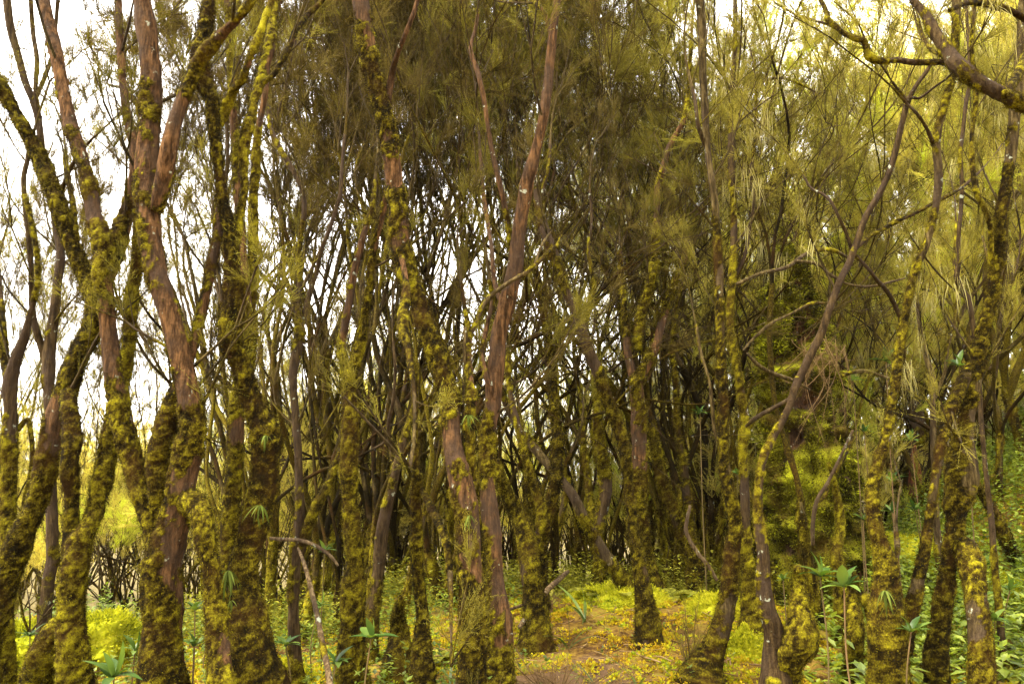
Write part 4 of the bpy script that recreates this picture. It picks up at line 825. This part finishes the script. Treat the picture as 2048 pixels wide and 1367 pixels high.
def stick(label, tr, d0, d1, mat=STICK, moss=.1, name="fallen_stick"):
    ch = parse(tr); n = len(ch); dep = np.linspace(d0, d1, n); pts = np.array([P(x, y, q) for (x, y, _), q in zip(ch, dep)]); rad = np.array([c[2] for c in ch]) / 2 / F * dep
    c = pts[0].copy(); p, r = resample(pts, rad, .02); g = Geo(); bark_tube(g, p, r, 9, np.full(len(p), moss), .3 if moss > .3 else 0, int(ch[0][0])); o = link(name, g.mesh(name, mat, c)); o.location = c; tag(o, label, "stick")
stick("pink broken stick lying on the crest of the orange moss mound", "1040,1252,10 1060,1222,11 1078,1200,12 1098,1176,12 1120,1156,11 1136,1142,8", 5.6, 6.9)
stick("thin dead twig lying beside the pink broken stick", "996,1226,5 1030,1214,7 1060,1204,6 1090,1194,4", 6.0, 6.3)
stick("pale yellow sapling stick leaning by the straight mossy column", "664,1400,15 656,1340,14 644,1280,13 632,1220,12 618,1160,10 606,1120,8 596,1095,5", 3.7, 4.6)
stick("short level dead stick lodged between thin stems", "540,1076,8 570,1078,8 600,1080,9 630,1090,9 660,1110,8 676,1130,5", 5.0, 4.9)
stick("curved bare twig hanging before the great stump", "1380,1010,6 1372,1060,8 1392,1100,9 1416,1130,9 1434,1160,7", 5.2, 5.2)
stick("curved vine like twig arching before the stump flank", "1706,860,6 1680,915,7 1655,965,8 1634,1000,9 1626,1040,9 1625,1090,8", 5.4, 5.6)
for lb, tr, d in [("white lichened twig arching over the stump top", "1474,568,9 1500,556,9 1524,546,9 1552,540,9 1574,534,9 1594,520,9 1612,508,9 1640,500,8 1664,500,8 1684,508,7 1700,520,4", 5.4),
              ("lower branch of grey lichen dipping behind the sweeping stem", "1594,522,7 1620,524,8 1642,532,8 1656,546,8 1676,558,7 1690,566,6 1716,572,7 1746,572,7 1780,564,6 1810,556,4", 5.5),
              ("grey dead branch crossing before the spire of the stump", "1494,706,5 1504,718,7 1520,732,9 1540,744,9 1562,752,9 1586,760,8 1604,770,7 1620,778,4", 5.2),
              ("mossy twig pointing down towards the black topped pole", "1592,788,8 1560,808,9 1530,824,10 1508,838,10 1492,852,7", 4.8),
              ("twiggy straight limb under the stump spire", "1486,700,5 1512,672,7 1544,646,7 1580,628,6 1624,606,7 1650,606,6 1668,600,4", 5.3),
              ("crusty white lichen branch reaching towards the wavy stem", "1684,752,6 1706,744,9 1730,742,10 1752,748,8 1784,760,7 1810,774,6 1840,796,4", 5.6),
              ("long thin grey branch across the bright leaves beyond the stump", "1500,168,5 1520,164,6 1560,156,6 1600,168,5 1630,184,4", 6.2)]:
    stick(lb, tr, d, d + .25, BARK_GREY, .35, "dead_branch")

# dry drooping spray hanging before the stump
def dry_spray():
    c = P(1648, 690, 6.2); root = empty("drooping_spray", c); tag(root, "dry straw coloured spray of twigs drooping before the great stump", "branch"); rg = np.random.default_rng(5); g = Geo(); w_ = Geo()
    for k in range(34):
        e = P(rg.normal(1640, 40), rg.uniform(740, 900), 6.2 + rg.normal(0, .15)); m = (c + e) / 2 + np.array([(e[0] - c[0]) * .3 + rg.normal(0, .03), rg.normal(0, .04), rg.uniform(0, .12)]); c0 = c + np.array([rg.normal(0, .10), rg.normal(0, .05), rg.normal(0, .05)]); m = (c0 + e) / 2 + np.array([rg.normal(0, .06), rg.normal(0, .04), rg.uniform(-.02, .1)]); p, r = resample([c0, m, e + np.array([0, 0, rg.uniform(0, .3)])], [.003, .002, .001], .05); tube(w_, p, r, 3, rnd=rg.uniform(0, 1))
        place_sprays(g, p[2::2], np.diff(p, axis=0)[1::2][:len(p[2::2])] if len(p[2::2]) <= len(np.diff(p, axis=0)[1::2]) else np.tile([0, 0, -1.], (len(p[2::2]), 1)), 'near', rg, .25, .45)
    link("twigs", w_.mesh("twigs", DRY, c), root); link("crown", g.mesh("crown", DRY, c, False), root)
dry_spray()

# small dry heath bush on the mound, and fine needle shoots in front of two trunks
def shoot_bush(px, py, d, h, wd, label, mat, n=22):
    c = P(px, py, d); c[2] = float(ground_z(c[0], c[1])); root = empty("small_bush", c); tag(root, label, "bush"); rg = np.random.default_rng(int(px)); w_ = Geo(); g = Geo()
    for k in range(n):
        e = c + np.array([rg.normal(0, wd), rg.normal(0, wd), h * rg.uniform(.5, 1)]); m = (c + e) / 2 + rg.normal(0, .02, 3); p, r = resample([c, m, e], [.004, .003, .001], .05); tube(w_, p, r, 3, rnd=rg.uniform(0, .6))
        place_sprays(g, p[1:], np.gradient(p, axis=0)[1:], 'near', rg, .2, .4)
    link("stems", w_.mesh("stems", DRY, c), root); link("crown", g.mesh("crown", mat, c, False), root)
shoot_bush(1120,1400,4.5,.22,.20,"dry pinkish brown heath bush in the bottom of the orange mound",DRY,60)
shoot_bush(1378,1300,5.1,.42,.08,"small dark green needle bush beside the foot of the pale lichen pole",LEAF_OLIVE,20)
shoot_bush(960,1300,3.75,.40,.07,"wispy needle shoots in front of the long bearded leaning tree",LEAF_OLIVE,8)
shoot_bush(1090,1215,6.6,.18,.12,"dry heath tuft by the end of the pink broken stick",DRY,30)

# ------------------------------------------------------------------ ground cover nobody could count
def ground_cover():
    rg = np.random.default_rng(9)
    def scatter(N, xr, yr, keep):
        x = rg.uniform(*xr, N); y = rg.uniform(*yr, N); k = rg.random(N) < keep(x, y); x = x[k]; y = y[k]; return np.stack([x, y, ground_z(x, y)], -1)
    # crinkled moss clumps: tiny leaves over a low dome
    pts = scatter(26000, (-5.2, 7), (3.4, 10.5), lambda x, y: np.clip((8.5 / y) ** 2 * .5, 0, 1) * (np.abs(x) < y * .72 + .4) * (fbm(np.stack([x, y, x * 0], -1) * 4.5, 61, 2) > .34 + .5 * np.exp(-(((x - .28) / .42) ** 2 + ((y - 4.9) / .55) ** 2))))
    n = len(pts); m = 26; c = np.repeat(pts, m, 0); k = len(c); rad = np.repeat(rg.uniform(.012, .042, n), m)[:, None]
    dm = unit(rg.normal(0, 1, (k, 3)) * [1, 1, .7] + [0, 0, .7]); dm[:, 2] = np.abs(dm[:, 2])
    b = c + dm * rad * [1.15, 1.15, .9]; d = unit(dm + rg.normal(0, .45, (k, 3))); s = unit(np.cross(d, rg.normal(0, 1, (k, 3)))); L = rg.uniform(.006, .015, (k, 1)) * (.6 + .12 * c[:, 1:2]); W = L * .36
    V = np.stack([b - d * .003 - s * W * .5, b - d * .003 + s * W * .5, b + d * L * .7 + s * W, b + d * L, b + d * L * .7 - s * W], 1)
    rn = np.clip(np.repeat(rg.uniform(0, 1, n), m) * .6 + dm[:, 2] * .2 + rg.uniform(-.1, .25, k), 0, 1)
    idx = np.arange(k)[:, None] * 5; g = Geo(); g.add(V.reshape(-1, 3), tri=np.concatenate([idx + [[0, 1, 2]], idx + [[0, 2, 4]], idx + [[4, 2, 3]]]), rnd=np.repeat(rn, 5))
    tag(link("moss_carpet", g.mesh("moss_carpet", MOSS_CUSHION, None, False)), "crinkled orange, yellow and green moss carpet over the mound", "moss", kind="stuff")
    # leafy herbs on the slope and round the feet
    def herbs(name, N, xr, yr, keep, mat, sz, label, hmax):
        p0 = scatter(N, xr, yr, keep); g = Geo()
        n = len(p0); h = rg.uniform(.04, hmax, n); m = 9; c = np.repeat(p0, m, 0); k = len(c); t = rg.uniform(.3, 1, k)[:, None]
        off = np.repeat(rg.normal(0, .04, (n, 3)), m, 0); c = c + off * t + t * np.repeat(h, m)[:, None] * [0, 0, 1]
        az = rg.uniform(0, 2 * pi, k); el = rg.uniform(-.3, .8, k); d = np.stack([np.cos(az) * np.cos(el), np.sin(az) * np.cos(el), np.sin(el)], -1); s = unit(np.cross(d, [0, 0, 1.])) ; L = sz * rg.uniform(.5, 1.3, (k, 1)); W = L * .26; dn = np.array([0, 0, -1.]) * L * .15
        V = np.stack([c, c + d * L * .45 + s * W, c + d * L + dn, c + d * L * .45 - s * W], 1); g.add(V.reshape(-1, 3), quad=np.arange(4 * k).reshape(-1, 4), rnd=np.repeat(np.clip(np.repeat(rg.uniform(0, 1, n), m) * .6 + rg.uniform(0, .4, k), 0, 1), 4))
        # stems
        e = p0 + off[::m] + h[:, None] * [0, 0, 1]; sv = unit(rg.normal(0, 1, (n, 3))) * .002; g.add(np.stack([p0 - sv, p0 + sv, e], 1).reshape(-1, 3), tri=np.arange(3 * n).reshape(-1, 3), rnd=.1)
        tag(link(name, g.mesh(name, mat, None, False)), label, "undergrowth", kind="stuff")
    herbs("slope_undergrowth", 15000, (1.5, 9), (5.2, 13), lambda x, y: sstep(.0, 1.2, x - .30 * y - .2) * .9, LEAF_HERB, .055, "bright leafy herbs crowding the slope behind the twin legged tree", .55)
    herbs("hollow_undergrowth", 3600, (-5, .2), (3.6, 10), lambda x, y: .4 + .4 * (x < -.2), LEAF_HERB, .045, "scattered green herbs between the mossy feet of the trees", .28)
    herbs("mound_undergrowth", 6500, (-3.5, 4.2), (7.3, 10.5), lambda x, y: .9 + 0 * x, LEAF_FERN, .045, "low grey green herbs behind the orange mound", .42)
    herbs("broad_undergrowth", 1300, (1.7, 5.2), (4.4, 7.5), lambda x, y: sstep(.0, .5, x - .33 * y + .0) * .9, LEAF_HERB, .085, "fresh green broad leaved seedlings crowding round the twin legged tree", .30)
    herbs("edge_undergrowth", 350, (.3, 4), (4.3, 7.0), lambda x, y: .5 + 0 * x, LEAF_HERB, .03, "small green shoots poking through the orange moss", .12)
ground_cover()
def litter():
    rg = np.random.default_rng(12); g = Geo()
    for k in range(3000):
        x = rg.uniform(-4, 5); y = rg.uniform(4, 9.5); z = float(ground_z(x, y)) + rg.uniform(.0, .035); a = rg.uniform(0, 6.28); L = rg.uniform(.03, .22); d = np.array([cos(a), sin(a), rg.normal(0, .12)]); c = np.array([x, y, z])
        tube(g, [c - d * L / 2, c + rg.normal(0, .008, 3), c + d * L / 2], np.array([1, .9, .4]) * rg.uniform(.0015, .006), 4, rnd=rg.uniform(0, 1))
    tag(link("twig_litter", g.mesh("twig_litter", DRY)), "dead brown heath twigs littering the moss", "litter", kind="stuff")
litter()
def moss_hump(px, py, d, rx, rz, label):
    c = P(px, py, d); c[2] = float(ground_z(c[0], c[1])) - .05; g = Geo(); th = np.linspace(0, pi / 2, 26)[:, None]; a = np.linspace(0, 2 * pi, 60, endpoint=False)[None]
    dirs = np.stack([np.sin(th) * np.cos(a), np.sin(th) * np.sin(a), np.cos(th) + 0 * a], -1); nn = .75 + .5 * fbm(dirs * 2.3 + px, 3) ; v = dirs * nn[..., None] * [rx, rx, rz] + (fbm(dirs * 7, 4)[..., None] - .5) * .16 + (fbm(dirs * 22, 6)[..., None] - .5) * .05
    seg = 60; i = np.arange(25)[:, None] * seg; j = np.arange(seg)[None]; jn = (j + 1) % seg; g.add(v, quad=np.stack([i + j, i + j + seg, i + jn + seg, i + jn], -1).reshape(-1, 4), rnd=fbm(dirs * 6, 8).ravel())
    rg = np.random.default_rng(int(px)); k = 9000; ii = rg.integers(0, 26, k); jj = rg.integers(0, 60, k); q = v[ii, jj] + rg.normal(0, .012, (k, 3)); dd = unit(dirs[ii, jj] + rg.normal(0, .5, (k, 3))); s = unit(np.cross(dd, rg.normal(0, 1, (k, 3)))) * .006
    g.add(np.stack([q - s, q + s, q + dd * rg.uniform(.01, .035, (k, 1))], 1).reshape(-1, 3), tri=np.arange(3 * k).reshape(-1, 3), rnd=np.repeat(rg.uniform(0, 1, k), 3))
    o = link("moss_hump", g.mesh("moss_hump", MOSS_BRIGHT)); o.location = c; tag(o, label, "moss", "moss humps")
moss_hump(200, 1230, 6.6, .32, .27, "glowing yellow moss hump between the shaggy kneed tree and the reddish forked tree")
moss_hump(1980, 1230, 6.6, .3, .25, "yellow moss hump on the slope behind the twin legged tree")
moss_hump(1240, 1215, 6.9, .42, .16, "bright green moss cushion along the crest of the orange mound")
moss_hump(1440, 1230, 6.4, .30, .14, "yellow green cushion beside the pale lichen pole")
moss_hump(1480, 1270, 5.6, .16, .12, "small round green cushion past the pale lichen pole")
moss_hump(60, 1220, 6.4, .3, .3, "green moss hump behind the edge stem")
moss_hump(560, 1290, 5.6, .25, .2, "yellow moss hump beside the broad shaggy tree")
moss_hump(1850, 1090, 8.0, .6, .3, "yellow moss swelling under the rosettes of the slope")

# ------------------------------------------------------------------ mountain mist
def haze():
    bpy_me = bpy.data.meshes.new("haze"); x0, x1, y0, y1, z0, z1 = -200, 200, -200, 200, -60, 22
    v = [(x, y, z) for z in (z0, z1) for y in (y0, y1) for x in (x0, x1)]
    bpy_me.from_pydata(v, [], [(0, 2, 3, 1), (4, 5, 7, 6), (0, 1, 5, 4), (2, 6, 7, 3), (0, 4, 6, 2), (1, 3, 7, 5)]); m, t, out = newmat("haze")
    pv = t.nodes.new("ShaderNodeVolumePrincipled"); pv.inputs['Color'].default_value = (.96, .93, .84, 1); pv.inputs['Density'].default_value = .0003; pv.inputs['Anisotropy'].default_value = 0.2
    t.links.new(pv.outputs[0], out.inputs['Volume']); bpy_me.materials.append(m); tag(link("haze", bpy_me), kind="stuff")
HAZE = True
if HAZE: haze()
